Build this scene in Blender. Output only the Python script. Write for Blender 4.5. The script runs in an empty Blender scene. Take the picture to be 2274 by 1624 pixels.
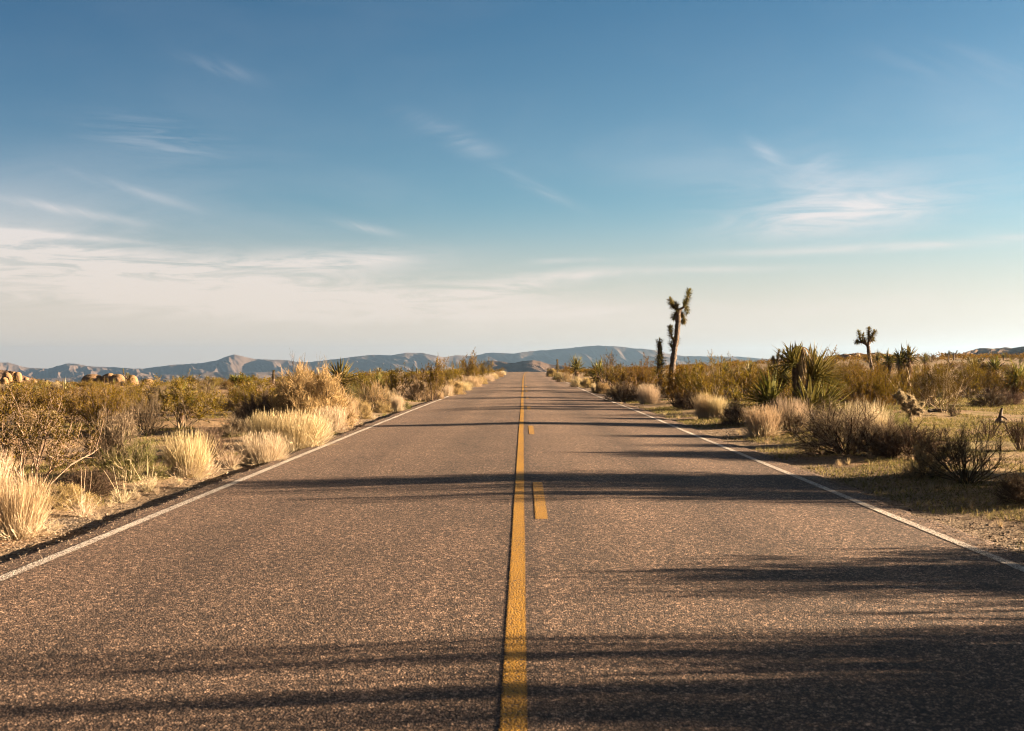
import bpy, math, random
import numpy as np
from math import radians, sin, cos, tan, atan, pi

# ------------------------------------------------------------------ camera, world, sun, exposure
scene = bpy.context.scene
COL = scene.collection
CAM_H = 1.5
F = 2273.0                       # focal length in units of the measured picture width (36 mm lens on 36 mm)
VX, VY = 1162.0, 810.0           # vanishing point of the road in those units
SUN_EL, SUN_AZ = 10.4, 84.0      # degrees; azimuth from the road direction (+Y) towards +X
SUN_STR = 5.0
EXPO = 3.38

cd = bpy.data.cameras.new("camera")
cam = bpy.data.objects.new("camera", cd)
COL.objects.link(cam)
cd.sensor_width = 36.0
cd.lens = 36.0
cd.clip_start = 0.05
cd.clip_end = 40000.0
cam.location = (0, 0, CAM_H)
cam.rotation_euler = (radians(89.95), 0, atan((VX - 1136.5) / F))
cd.dof.use_dof = True
cd.dof.focus_distance = 24.0
cd.dof.aperture_fstop = 4.0
scene.camera = cam

scene.view_settings.view_transform = 'Standard'
scene.view_settings.look = 'None'
scene.view_settings.gamma = 1.0
scene.view_settings.exposure = EXPO
scene.cycles.max_bounces = 6
scene.cycles.diffuse_bounces = 3
scene.cycles.transparent_max_bounces = 6
scene.cycles.volume_bounces = 0
scene.cycles.pixel_filter_type = 'BLACKMAN_HARRIS'
scene.cycles.filter_width = 1.05
scene.cycles.use_denoising = True
scene.cycles.denoiser = 'OPENIMAGEDENOISE'
scene.cycles.denoising_prefilter = 'ACCURATE'
scene.cycles.caustics_reflective = False
scene.cycles.caustics_refractive = False


class NT:
    """small helper that writes node trees"""
    def __init__(self, tree):
        self.t = tree
        self.t.nodes.clear()

    def n(self, typ, **kw):
        nd = self.t.nodes.new(typ)
        for k, v in kw.items():
            setattr(nd, k, v)
        return nd

    def put(self, sock, v):
        if isinstance(v, bpy.types.NodeSocket):
            self.t.links.new(v, sock)
        elif v is not None:
            if isinstance(v, (tuple, list)) and len(v) == 3 and sock.type == 'RGBA':
                v = (*v, 1.0)
            sock.default_value = v

    def m(self, op, a, b=None, c=None, clamp=False):
        nd = self.n('ShaderNodeMath', operation=op, use_clamp=clamp)
        self.put(nd.inputs[0], a)
        if b is not None: self.put(nd.inputs[1], b)
        if c is not None: self.put(nd.inputs[2], c)
        return nd.outputs[0]

    def v(self, op, a, b=None):
        nd = self.n('ShaderNodeVectorMath', operation=op)
        self.put(nd.inputs[0], a)
        if b is not None: self.put(nd.inputs[1], b)
        return nd.outputs[0]

    def mix(self, fac, a, b, blend='MIX'):
        nd = self.n('ShaderNodeMix', data_type='RGBA', blend_type=blend)
        self.put(nd.inputs[0], fac)
        self.put(nd.inputs[6], a)
        self.put(nd.inputs[7], b)
        return nd.outputs[2]

    def ss(self, x, lo, hi, a=0.0, b=1.0):
        nd = self.n('ShaderNodeMapRange', interpolation_type='SMOOTHSTEP')
        self.put(nd.inputs[0], x)
        for i, q in enumerate((lo, hi, a, b)):
            self.put(nd.inputs[1 + i], q)
        return nd.outputs[0]

    def noise(self, vec, scale, detail=4.0, rough=0.5, dist=0.0, out=0):
        nd = self.n('ShaderNodeTexNoise')
        self.put(nd.inputs['Vector'], vec)
        self.put(nd.inputs['Scale'], scale)
        self.put(nd.inputs['Detail'], detail)
        self.put(nd.inputs['Roughness'], rough)
        self.put(nd.inputs['Distortion'], dist)
        return nd.outputs[out]

    def voro(self, vec, scale, feature='F1', out='Distance'):
        nd = self.n('ShaderNodeTexVoronoi', feature=feature)
        self.put(nd.inputs['Vector'], vec)
        self.put(nd.inputs['Scale'], scale)
        return nd.outputs[out]

    def ramp(self, fac, stops):
        nd = self.n('ShaderNodeValToRGB')
        self.put(nd.inputs[0], fac)
        cr = nd.color_ramp
        while len(cr.elements) < len(stops):
            cr.elements.new(0.5)
        for e, (p, c) in zip(cr.elements, stops):
            e.position = p
            e.color = (*c, 1.0)
        return nd.outputs[0]

    def bump(self, h, strength=0.5, dist=0.01):
        nd = self.n('ShaderNodeBump')
        nd.inputs['Strength'].default_value = strength
        nd.inputs['Distance'].default_value = dist
        self.put(nd.inputs['Height'], h)
        return nd.outputs[0]

    def comb(self, x, y, z):
        nd = self.n('ShaderNodeCombineXYZ')
        for i, q in enumerate((x, y, z)):
            self.put(nd.inputs[i], q)
        return nd.outputs[0]

    def sep(self, v):
        nd = self.n('ShaderNodeSeparateXYZ')
        self.put(nd.inputs[0], v)
        return nd.outputs

    def pos(self):
        return self.n('ShaderNodeNewGeometry').outputs['Position']


def build_world():
    w = bpy.data.worlds.new("World")
    scene.world = w
    w.use_nodes = True
    T = NT(w.node_tree)
    sky = T.n('ShaderNodeTexSky', sky_type='NISHITA')
    sky.sun_disc = False
    sky.sun_elevation = radians(SUN_EL)
    sky.sun_rotation = radians(SUN_AZ)
    sky.altitude = 900
    sky.air_density = 1.0
    sky.dust_density = 1.2
    sky.ozone_density = 1.6
    D = T.n('ShaderNodeTexCoord').outputs['Generated']
    x, y, z = T.sep(D)
    az = T.m('MULTIPLY', T.m('ARCTAN2', x, y), 180 / pi)
    el = T.m('MULTIPLY', T.m('ARCSINE', z), 180 / pi)
    tint = T.mix(T.ss(el, 8, 22), T.mix(T.ss(el, 1, 8), SKY_0, SKY_LO), SKY_HI)
    tint = T.mix(T.ss(el, 24, 50), tint, SKY_TOP)
    tint = T.mix(T.ss(az, -42, 8, 0.75, 0.0), tint, T.mix(1.0, tint, (0.45, 0.5, 0.6), 'MULTIPLY'))
    base = T.mix(1.0, sky.outputs[0], tint, 'MULTIPLY')
    # cirrus: noise in direction space, gathered in patches
    def streak(ang, sx, sy, scale, seed, detail=7.0, rough=0.62, dist=0.6):
        ca, sa = cos(radians(ang)), sin(radians(ang))
        u = T.m('ADD', T.m('MULTIPLY', az, ca), T.m('MULTIPLY', el, sa))
        v = T.m('SUBTRACT', T.m('MULTIPLY', el, ca), T.m('MULTIPLY', az, sa))
        return T.noise(T.comb(T.m('MULTIPLY', u, sx), T.m('MULTIPLY', v, sy), seed), scale, detail, rough, dist)
    nz = {
        'h': streak(-2, 0.045, 0.30, 1.5, 3.1),          # long level streaks
        'b': streak(4, 0.05, 0.16, 1.1, 7.7, 8, 0.6, 0.4),     # broad veil
        'f': streak(1, 0.075, 0.62, 1.9, 21.3, 9, 0.66, 1.6),     # torn fibres
        'd': streak(-27, 0.05, 0.34, 1.6, 12.4, 7, 0.6, 0.9),   # streaks falling to the right
        'u': streak(18, 0.06, 0.26, 1.7, 5.9, 8, 0.66, 1.3),    # streaks rising to the right
    }
    total = None
    for (px, py, wx, wy, ang, key, lo, hi, amp) in CLOUDS:
        a0 = math.degrees(atan((px - VX) / F))
        e0 = math.degrees(atan((VY - py) / F * cos(radians(a0))))
        ca, sa = cos(radians(ang)), sin(radians(ang))
        k = math.degrees(1 / F)
        da = T.m('SUBTRACT', az, a0)
        de = T.m('SUBTRACT', el, e0)
        u = T.m('DIVIDE', T.m('ADD', T.m('MULTIPLY', da, ca), T.m('MULTIPLY', de, sa)), wx * k)
        v = T.m('DIVIDE', T.m('SUBTRACT', T.m('MULTIPLY', de, ca), T.m('MULTIPLY', da, sa)), wy * k)
        g = T.m('EXPONENT', T.m('MULTIPLY', T.m('ADD', T.m('MULTIPLY', u, u), T.m('MULTIPLY', v, v)), -1.0))
        q = T.m('MULTIPLY', T.m('MULTIPLY', g, T.ss(nz[key], lo, hi)), amp)
        total = q if total is None else T.m('ADD', total, q)
    # a thin veil, then an unseen overhead layer added to warm the shade
    veil = T.m('MULTIPLY', T.ss(nz['b'], 0.45, 0.75), T.ss(el, 3, 18, 0.10, 0.03))
    warm_fill = T.m('MULTIPLY', T.ss(el, 23, 42), T.ss(nz['b'], 0.25, 0.65, 0.50, 0.85))   # made-up warm overcast above the frame, takes blue out of the shadow fill
    base = T.mix(warm_fill, base, WARM_FILL)
    total = T.m('ADD', total, veil)
    dust = T.ss(el, 9.5, 0.5, 0.0, 0.84)
    glow = T.ss(el, 0, 14, 1.0, 0.0)
    ccol = T.mix(glow, CLOUD_HI, CLOUD_LO)
    cl = T.mix(1.0, ccol, (CLOUD_LVL,) * 3, 'MULTIPLY')
    base = T.mix(dust, base, T.mix(1.0, (1.03, 0.875, 0.745), (CLOUD_LVL * 0.97,) * 3, 'MULTIPLY'))
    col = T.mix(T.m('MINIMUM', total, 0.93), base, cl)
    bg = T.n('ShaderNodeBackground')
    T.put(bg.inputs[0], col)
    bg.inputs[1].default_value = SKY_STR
    out = T.n('ShaderNodeOutputWorld')
    T.t.links.new(bg.outputs[0], out.inputs[0])
    w.cycles.sampling_method = 'MANUAL'
    w.cycles.sample_map_resolution = 512


SKY_STR = 0.05
SKY_0 = (0.262, 0.252, 0.232)
SKY_LO = (0.228, 0.292, 0.300)
SKY_HI = (0.120, 0.220, 0.260)
SKY_TOP = (0.069, 0.106, 0.119)
WARM_FILL = (0.37, 0.285, 0.215)  # colour of the added overhead layer that warms the shadow fill
CLOUD_LVL = 1.74
CLOUD_LO = (1.0, 0.86, 0.72)
CLOUD_HI = (0.92, 0.90, 0.95)
# centre x, y, half width, half height, tilt, noise, low, high, amount
CLOUDS = [
    (330, 615, 520, 48, -3, 'f', 0.36, 0.60, 0.80),
    (330, 628, 560, 52, -3, 'b', 0.30, 0.80, 0.60),
    (430, 640, 480, 40, -2, 'u', 0.34, 0.70, 0.40),
    (700, 690, 800, 40, 0, 'b', 0.30, 0.80, 0.50),
    (40, 560, 320, 34, -4, 'f', 0.34, 0.60, 0.8),
    (120, 522, 260, 7, -2, 'h', 0.30, 0.56, 0.6),
    (720, 584, 220, 26, 3, 'f', 0.28, 0.56, 0.8),
    (870, 572, 70, 9, 3, 'h', 0.28, 0.52, 0.55),
    (560, 680, 700, 40, -1, 'f', 0.36, 0.62, 0.6),
    (1120, 645, 260, 30, 5, 'f', 0.34, 0.60, 0.7),
    (1250, 617, 130, 13, 6, 'h', 0.26, 0.54, 0.75),
    (1100, 700, 330, 16, 2, 'f', 0.36, 0.60, 0.5),
    (1560, 600, 190, 7, 0, 'h', 0.35, 0.60, 0.5),
    (1250, 580, 120, 6, 2, 'h', 0.35, 0.60, 0.5),
    (1850, 482, 210, 36, 5, 'f', 0.28, 0.70, 0.60),
    (1840, 440, 210, 60, 0, 'f', 0.30, 0.80, 0.34),
    (1880, 470, 190, 50, 4, 'b', 0.20, 0.70, 0.40),
    (1960, 445, 120, 30, -22, 'd', 0.34, 0.78, 0.20),
    (1810, 385, 80, 60, -50, 'u', 0.34, 0.80, 0.26),
    (2050, 545, 420, 9, 1, 'h', 0.33, 0.60, 0.7),
    (1650, 390, 260, 100, -10, 'b', 0.40, 0.80, 0.16),
    (2080, 300, 200, 110, 10, 'b', 0.35, 0.75, 0.14),
    (2120, 150, 130, 40, -12, 'd', 0.40, 0.70, 0.22),
    (1700, 340, 40, 12, -35, 'd', 0.36, 0.62, 0.45),
    (1020, 310, 120, 22, -24, 'u', 0.36, 0.72, 0.22),
    (1170, 408, 90, 11, -24, 'd', 0.36, 0.66, 0.32),
    (345, 305, 120, 36, -6, 'f', 0.40, 0.70, 0.24),
    (330, 432, 120, 10, -14, 'd', 0.36, 0.64, 0.24),
    (160, 468, 120, 9, -8, 'd', 0.34, 0.60, 0.40),
    (815, 508, 60, 9, -10, 'd', 0.30, 0.60, 0.5),
    (480, 150, 70, 14, -10, 'd', 0.40, 0.66, 0.15),
    (1900, 680, 800, 40, 0, 'b', 0.34, 0.66, 0.45),
    (2200, 750, 260, 10, 1, 'h', 0.36, 0.60, 0.45),
    (-700, 500, 700, 120, 3, 'b', 0.35, 0.65, 0.6),
    (3500, 450, 600, 160, -5, 'f', 0.35, 0.65, 0.6),
]
build_world()

sl = bpy.data.lights.new("sun", 'SUN')
sl.energy = SUN_STR
sl.angle = radians(0.53)
sl.color = (1.0, 0.76, 0.49)
so = bpy.data.objects.new("sun", sl)
COL.objects.link(so)
_e, _a = radians(SUN_EL), radians(SUN_AZ)
SUN_DIR = np.array((sin(_a) * cos(_e), cos(_a) * cos(_e), sin(_e)))
from mathutils import Vector
so.rotation_euler = Vector(-SUN_DIR).to_track_quat('-Z', 'Y').to_euler()
so.location = (40, 5, 30)

# ------------------------------------------------------------------ numeric helpers
def smooth(a, b, x):
    t = np.clip((np.asarray(x, float) - a) / (b - a), 0, 1)
    return t * t * (3 - 2 * t)


def _h(ix, iy, s):
    h = (ix.astype(np.int64) * 374761393 + iy.astype(np.int64) * 668265263 + s * 974711) & 0xFFFFFFFF
    h = ((h ^ (h >> 13)) * 1274126177) & 0xFFFFFFFF
    h = h ^ (h >> 16)
    return (h & 0xFFFF) / 65535.0


def vn(x, y, s=0):
    x = np.asarray(x, float); y = np.asarray(y, float)
    ix = np.floor(x); iy = np.floor(y)
    fx = x - ix; fy = y - iy
    fx = fx * fx * fx * (fx * (fx * 6 - 15) + 10); fy = fy * fy * fy * (fy * (fy * 6 - 15) + 10)
    a = _h(ix, iy, s); b = _h(ix + 1, iy, s); c = _h(ix, iy + 1, s); d = _h(ix + 1, iy + 1, s)
    return (a + (b - a) * fx) * (1 - fy) + (c + (d - c) * fx) * fy


def fbm(x, y, s=0, o=4, g=0.5):
    r = 0; a = 1.0; t = 0
    for k in range(o):
        r = r + a * (vn(x * 2 ** k, y * 2 ** k, s + k * 17) - 0.5) * 2
        t += a; a *= g
    return r / t


def curve_x(y):
    t = np.clip((np.asarray(y, float) - 95) / 121.0, 0, 3)
    return 0.72 * t * t


def road_z(y):
    return np.interp(y, [-40, 35, 50, 72, 100, 150, 215, 230, 260, 350, 500, 1000],
                     [0, 0, -0.05, -0.05, 0.0, 0.03, 0.0, -0.12, -0.7, -4.0, -11, -30])


CROWN = 0.055


def crown(x):
    return -CROWN * np.abs(x) / 3.8


def edge_l(y):
    return -4.13 + 0.09 * fbm(np.asarray(y) * 1.3, 0 * np.asarray(y), 5, 5, 0.7) + 0.05 * fbm(np.asarray(y) * 0.22, 0 * np.asarray(y), 9, 2)


def edge_r(y):
    return 4.17 + 0.12 * fbm(np.asarray(y) * 1.3, 0 * np.asarray(y), 25, 5, 0.7) + 0.06 * fbm(np.asarray(y) * 0.22, 0 * np.asarray(y), 29, 2)


def terrain(x, y):
    x = np.asarray(x, float); y = np.asarray(y, float)
    xr = x - curve_x(y)
    rz = road_z(y)
    far = np.interp(y, [-300, 210, 260, 350, 500, 1000, 2000, 4000, 9000], [0, 0, -0.6, -3, -9, -22, -40, -70, -100])
    left = -0.22 * smooth(4.5, 9, -xr) - 2.9 * smooth(9, 75, -xr) * smooth(45, 190, y)
    right = 2.9 * smooth(9, 75, xr) * smooth(35, 210, y) * (1 - smooth(260, 420, y)) - 0.06 * smooth(4.5, 9, xr)
    z = far + np.where(xr < 0, left, right)
    amp = smooth(4.6, 9, np.abs(xr))
    z = z + amp * (0.10 * fbm(x * 0.22, y * 0.22, 3, 3) + 0.05 * fbm(x * 0.9, y * 0.9, 4, 3))
    z = z + smooth(4.1, 4.9, np.abs(xr)) * 0.025 * fbm(x * 3.1, y * 3.1, 8, 3)
    # verge beside the asphalt, and the bed below it
    v = smooth(4.45, 6.4, np.abs(xr))
    verge = rz - CROWN * 1.09 - np.where(xr < 0, 0.080 + 0.03 * fbm(y * 0.9, y * 0.0, 61, 3), 0.035) + 0.012 * fbm(x * 2.3, y * 2.3, 6, 3)
    z = verge * (1 - v) + np.minimum(z, verge + 0.4 + 3 * smooth(10, 60, np.abs(xr))) * v
    bed = 1 - smooth(3.55, 3.85, np.abs(xr))
    return z - 0.15 * bed


def ground_hit(px, py):
    """where the sight line through a point of the photograph meets the ground"""
    d = np.concatenate([np.arange(2, 60, 0.05), np.arange(60, 400, 0.25)])
    X = (px - VX) / F * d
    Zr = CAM_H + (VY - py) / F * d
    below = np.nonzero(Zr <= terrain(X, d))[0]
    i = below[0] if len(below) else len(d) - 1
    return float(X[i]), float(d[i])


# ------------------------------------------------------------------ mesh builder
class MB:
    def __init__(self):
        self.V = []; self.Q = []; self.M = []; self.n = 0; self.U = []; self.S = []

    def add(self, verts, faces, mat=0, smooth_=False):
        verts = np.asarray(verts, float).reshape(-1, 3)
        faces = np.asarray(faces, int)
        if faces.shape[1] == 3:
            faces = np.concatenate([faces, -np.ones((len(faces), 1), int) - self.n], 1)
        self.V.append(verts)
        self.Q.append(faces + self.n)
        self.M.append(np.full(len(faces), mat))
        self.S.append(np.full(len(faces), smooth_))
        self.n += len(verts)
        return self

    def arrays(self):
        return np.concatenate(self.V), np.concatenate(self.Q), np.concatenate(self.M), np.concatenate(self.S)

    def mesh(self, name, mats):
        V, Q, M, S = self.arrays()
        me = bpy.data.meshes.new(name)
        tri = Q[:, 3] < 0
        tot = np.where(tri, 3, 4)
        start = np.concatenate([[0], np.cumsum(tot)[:-1]])
        mask = np.ones(Q.shape, bool); mask[tri, 3] = False
        loops = Q[mask]
        me.vertices.add(len(V)); me.vertices.foreach_set('co', V.ravel().astype(np.float32))
        me.loops.add(len(loops)); me.loops.foreach_set('vertex_index', loops.astype(np.int32))
        me.polygons.add(len(Q))
        me.polygons.foreach_set('loop_start', start.astype(np.int32))
        me.polygons.foreach_set('loop_total', tot.astype(np.int32))
        me.polygons.foreach_set('material_index', M.astype(np.int32))
        me.polygons.foreach_set('use_smooth', S)
        for m in (mats if isinstance(mats, (list, tuple)) else [mats]):
            me.materials.append(m)
        me.update(calc_edges=True)
        return me


def link(name, mesh, parent=None, loc=None):
    o = bpy.data.objects.new(name, mesh)
    COL.objects.link(o)
    if parent is not None: o.parent = parent
    if loc is not None: o.location = loc
    return o


def tag(o, label=None, cat=None, group=None, kind=None):
    if label: o['label'] = label
    if cat: o['category'] = cat
    if group: o['group'] = group
    if kind: o['kind'] = kind
    return o


def nrm(v):
    return v / np.maximum(np.linalg.norm(v, axis=-1, keepdims=True), 1e-9)


def tubes(mb, P, R, n=3, mat=0, sm=False):
    """P (N,K,3) polylines, R (N,K) radii"""
    N, K, _ = P.shape
    if N == 0: return
    T = np.empty_like(P)
    T[:, 1:-1] = P[:, 2:] - P[:, :-2]
    T[:, 0] = P[:, 1] - P[:, 0]; T[:, -1] = P[:, -1] - P[:, -2]
    T = nrm(T)
    ref = np.where(np.abs(T[:, :1, 2:3]) > 0.9, np.array([[[1., 0, 0]]]), np.array([[[0, 0, 1.]]]))
    A = nrm(np.cross(T, np.broadcast_to(ref, T.shape)))
    B = np.cross(T, A)
    a = np.arange(n) * 2 * pi / n
    ring = P[:, :, None] + R[:, :, None, None] * (A[:, :, None] * np.cos(a)[None, None, :, None] + B[:, :, None] * np.sin(a)[None, None, :, None])
    idx = np.arange(N * K * n).reshape(N, K, n)
    i0 = idx[:, :-1]; i1 = idx[:, 1:]
    q = np.stack([i0, np.roll(i0, -1, 2), np.roll(i1, -1, 2), i1], -1).reshape(-1, 4)
    mb.add(ring, q, mat, sm)


def ribbons(mb, P, W, mat=0, rng=None, side=None):
    """flat tapered strips; P (N,K,3), W (N,K)"""
    N, K, _ = P.shape
    if N == 0: return
    T = nrm(P[:, -1] - P[:, 0])
    if side is None:
        side = rng.normal(size=(N, 3))
    S = nrm(np.cross(T, side))
    L = P - S[:, None] * W[:, :, None] * 0.5
    Rr = P + S[:, None] * W[:, :, None] * 0.5
    v = np.stack([L, Rr], 2)
    idx = np.arange(N * K * 2).reshape(N, K, 2)
    q = np.stack([idx[:, :-1, 0], idx[:, :-1, 1], idx[:, 1:, 1], idx[:, 1:, 0]], -1).reshape(-1, 4)
    mb.add(v, q, mat)


def blades(mb, base, d, L, W, bend, mat=0, rng=None, fold=0.25, K=4, droop=None):
    """stiff channelled leaves (a V in section): base (N,3), d (N,3) directions"""
    N = len(base)
    if N == 0: return
    t = np.linspace(0, 1, K)
    up = np.array([0, 0, 1.0])
    side = nrm(np.cross(d, up + 0.05 * rng.normal(size=(N, 3))))
    nor = np.cross(side, d)
    P = base[:, None] + d[:, None] * (L[:, None] * t)[:, :, None] - up * (bend[:, None] * L[:, None] * t ** 2)[:, :, None]
    w = np.array([0.75, 1.0, 0.72, 0.04]) if K == 4 else np.interp(t, [0, .3, .7, 1], [.75, 1, .72, .04])
    W_ = W[:, None] * w
    Lf = P - side[:, None] * W_[:, :, None] * 0.5 + nor[:, None] * (W_ * fold)[:, :, None]
    Rt = P + side[:, None] * W_[:, :, None] * 0.5 + nor[:, None] * (W_ * fold)[:, :, None]
    v = np.stack([Lf, P, Rt], 2)
    idx = np.arange(N * K * 3).reshape(N, K, 3)
    q1 = np.stack([idx[:, :-1, 0], idx[:, :-1, 1], idx[:, 1:, 1], idx[:, 1:, 0]], -1).reshape(-1, 4)
    q2 = np.stack([idx[:, :-1, 1], idx[:, :-1, 2], idx[:, 1:, 2], idx[:, 1:, 1]], -1).reshape(-1, 4)
    mb.add(v, np.concatenate([q1, q2]), mat)


def leaves(mb, C, A, size, asp, rng, mat=0):
    """small diamond leaves at C along A"""
    N = len(C)
    if N == 0: return
    S = nrm(np.cross(A, rng.normal(size=(N, 3))))
    l = size[:, None]
    v = np.stack([C, C + A * l * 0.5 + S * l * asp, C + A * l, C + A * l * 0.5 - S * l * asp], 1)
    mb.add(v, np.arange(N * 4).reshape(N, 4), mat)


def poly(rng, pos, d, L, K, wob, up):
    """crooked shoots: (N,K,3)"""
    N = len(pos)
    P = np.empty((N, K, 3)); P[:, 0] = pos
    d = nrm(d)
    for k in range(1, K):
        d = nrm(d + wob * rng.normal(size=(N, 3)) + np.array([0, 0, up]))
        P[:, k] = P[:, k - 1] + d * (L / (K - 1))[:, None]
    return P


def grow(rng, P, n, t0, t1, spread, up0, L0, L1, K, wob, up):
    N, Kp, _ = P.shape
    i = rng.integers(0, N, n); t = rng.uniform(t0, t1, n) * (Kp - 1)
    k = np.minimum(t.astype(int), Kp - 2); f = (t - k)[:, None]
    pos = P[i, k] * (1 - f) + P[i, k + 1] * f
    tan_ = nrm(P[i, k + 1] - P[i, k])
    d = tan_ + spread * rng.normal(size=(n, 3)) + np.array([0, 0, up0])
    return poly(rng, pos, d, rng.uniform(L0, L1, n), K, wob, up)


def on(rng, P, n, t0=0.0, t1=1.0):
    N, Kp, _ = P.shape
    i = rng.integers(0, N, n); t = rng.uniform(t0, t1, n) * (Kp - 1)
    k = np.minimum(t.astype(int), Kp - 2); f = (t - k)[:, None]
    return P[i, k] * (1 - f) + P[i, k + 1] * f, nrm(P[i, k + 1] - P[i, k])


def taper(P, r0, r1):
    N, K, _ = P.shape
    return np.broadcast_to(np.linspace(r0, r1, K), (N, K)) * 1.0


def sprout(rng, n, rad, th0, th1, L0, L1, K, wob, up, bias=1.0):
    """stems from one root: inclination th0..th1 degrees from the vertical"""
    a = rng.uniform(0, 2 * pi, n)
    th = np.radians(th0 + (th1 - th0) * rng.uniform(0, 1, n) ** bias)
    d = np.stack([np.cos(a) * np.sin(th), np.sin(a) * np.sin(th), np.cos(th)], 1)
    r = rad * np.sqrt(rng.uniform(0, 1, n))
    b = rng.uniform(0, 2 * pi, n) * 0.35 + a * 0.65 + 0.35 * a * 0
    pos = np.stack([r * np.cos(a), r * np.sin(a), np.zeros(n) - 0.03], 1)
    return poly(rng, pos, d, rng.uniform(L0, L1, n), K, wob, up)


# ------------------------------------------------------------------ materials
def new_mat(name):
    m = bpy.data.materials.new(name)
    m.use_nodes = True
    return m, NT(m.node_tree)


def finish(T, shader, disp=None):
    out = T.n('ShaderNodeOutputMaterial')
    T.t.links.new(shader, out.inputs[0])


ALB = 0.49


def plant_mat(name, cols, transl=0.3, obj_var=0.25, rough=0.8, gloss=0.0, noise_scale=0):
    """leaf or stem colour that varies from piece to piece and from plant to plant"""
    m, T = new_mat(name)
    g = T.n('ShaderNodeNewGeometry')
    isl = g.outputs['Random Per Island']
    n = len(cols)
    c = T.ramp(isl, [(i / max(1, n - 1), tuple(q * ALB for q in cc)) for i, cc in enumerate(cols)])
    rnd = T.n('ShaderNodeObjectInfo').outputs['Random']
    hsv = T.n('ShaderNodeHueSaturation')
    T.put(hsv.inputs['Hue'], T.m('ADD', 0.5, T.m('MULTIPLY', T.m('SUBTRACT', rnd, 0.5), 0.035 * obj_var / 0.25)))
    T.put(hsv.inputs['Value'], T.m('ADD', 1.0 - obj_var / 2, T.m('MULTIPLY', rnd, obj_var)))
    T.put(hsv.inputs['Color'], c)
    col = hsv.outputs[0]
    d = T.n('ShaderNodeBsdfDiffuse'); T.put(d.inputs[0], col)
    sh = d.outputs[0]
    if transl > 0:
        tr = T.n('ShaderNodeBsdfTranslucent'); T.put(tr.inputs[0], col)
        mx = T.n('ShaderNodeMixShader'); mx.inputs[0].default_value = transl
        T.t.links.new(sh, mx.inputs[1]); T.t.links.new(tr.outputs[0], mx.inputs[2])
        sh = mx.outputs[0]
    if gloss > 0:
        gl = T.n('ShaderNodeBsdfGlossy'); gl.inputs['Roughness'].default_value = 0.5
        T.put(gl.inputs[0], (0.9, 0.9, 0.8))
        mx = T.n('ShaderNodeMixShader'); mx.inputs[0].default_value = gloss
        T.t.links.new(sh, mx.inputs[1]); T.t.links.new(gl.outputs[0], mx.inputs[2])
        sh = mx.outputs[0]
    finish(T, sh)
    return m


def bark_mat(name, c1, c2, scale=14):
    m, T = new_mat(name)
    P = T.n('ShaderNodeTexCoord').outputs['Object']
    n1 = T.noise(P, scale, 6, 0.65)
    n2 = T.noise(T.v('MULTIPLY', P, (1, 1, 0.25)), scale * 2.2, 4, 0.6)
    c = T.mix(T.ss(n1, 0.3, 0.7), c1, c2)
    p = T.n('ShaderNodeBsdfPrincipled')
    T.put(p.inputs['Base Color'], c); p.inputs['Roughness'].default_value = 0.9
    T.put(p.inputs['Normal'], T.bump(T.m('ADD', n1, n2), 0.9, 0.04))
    finish(T, p.outputs[0])
    return m


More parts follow.
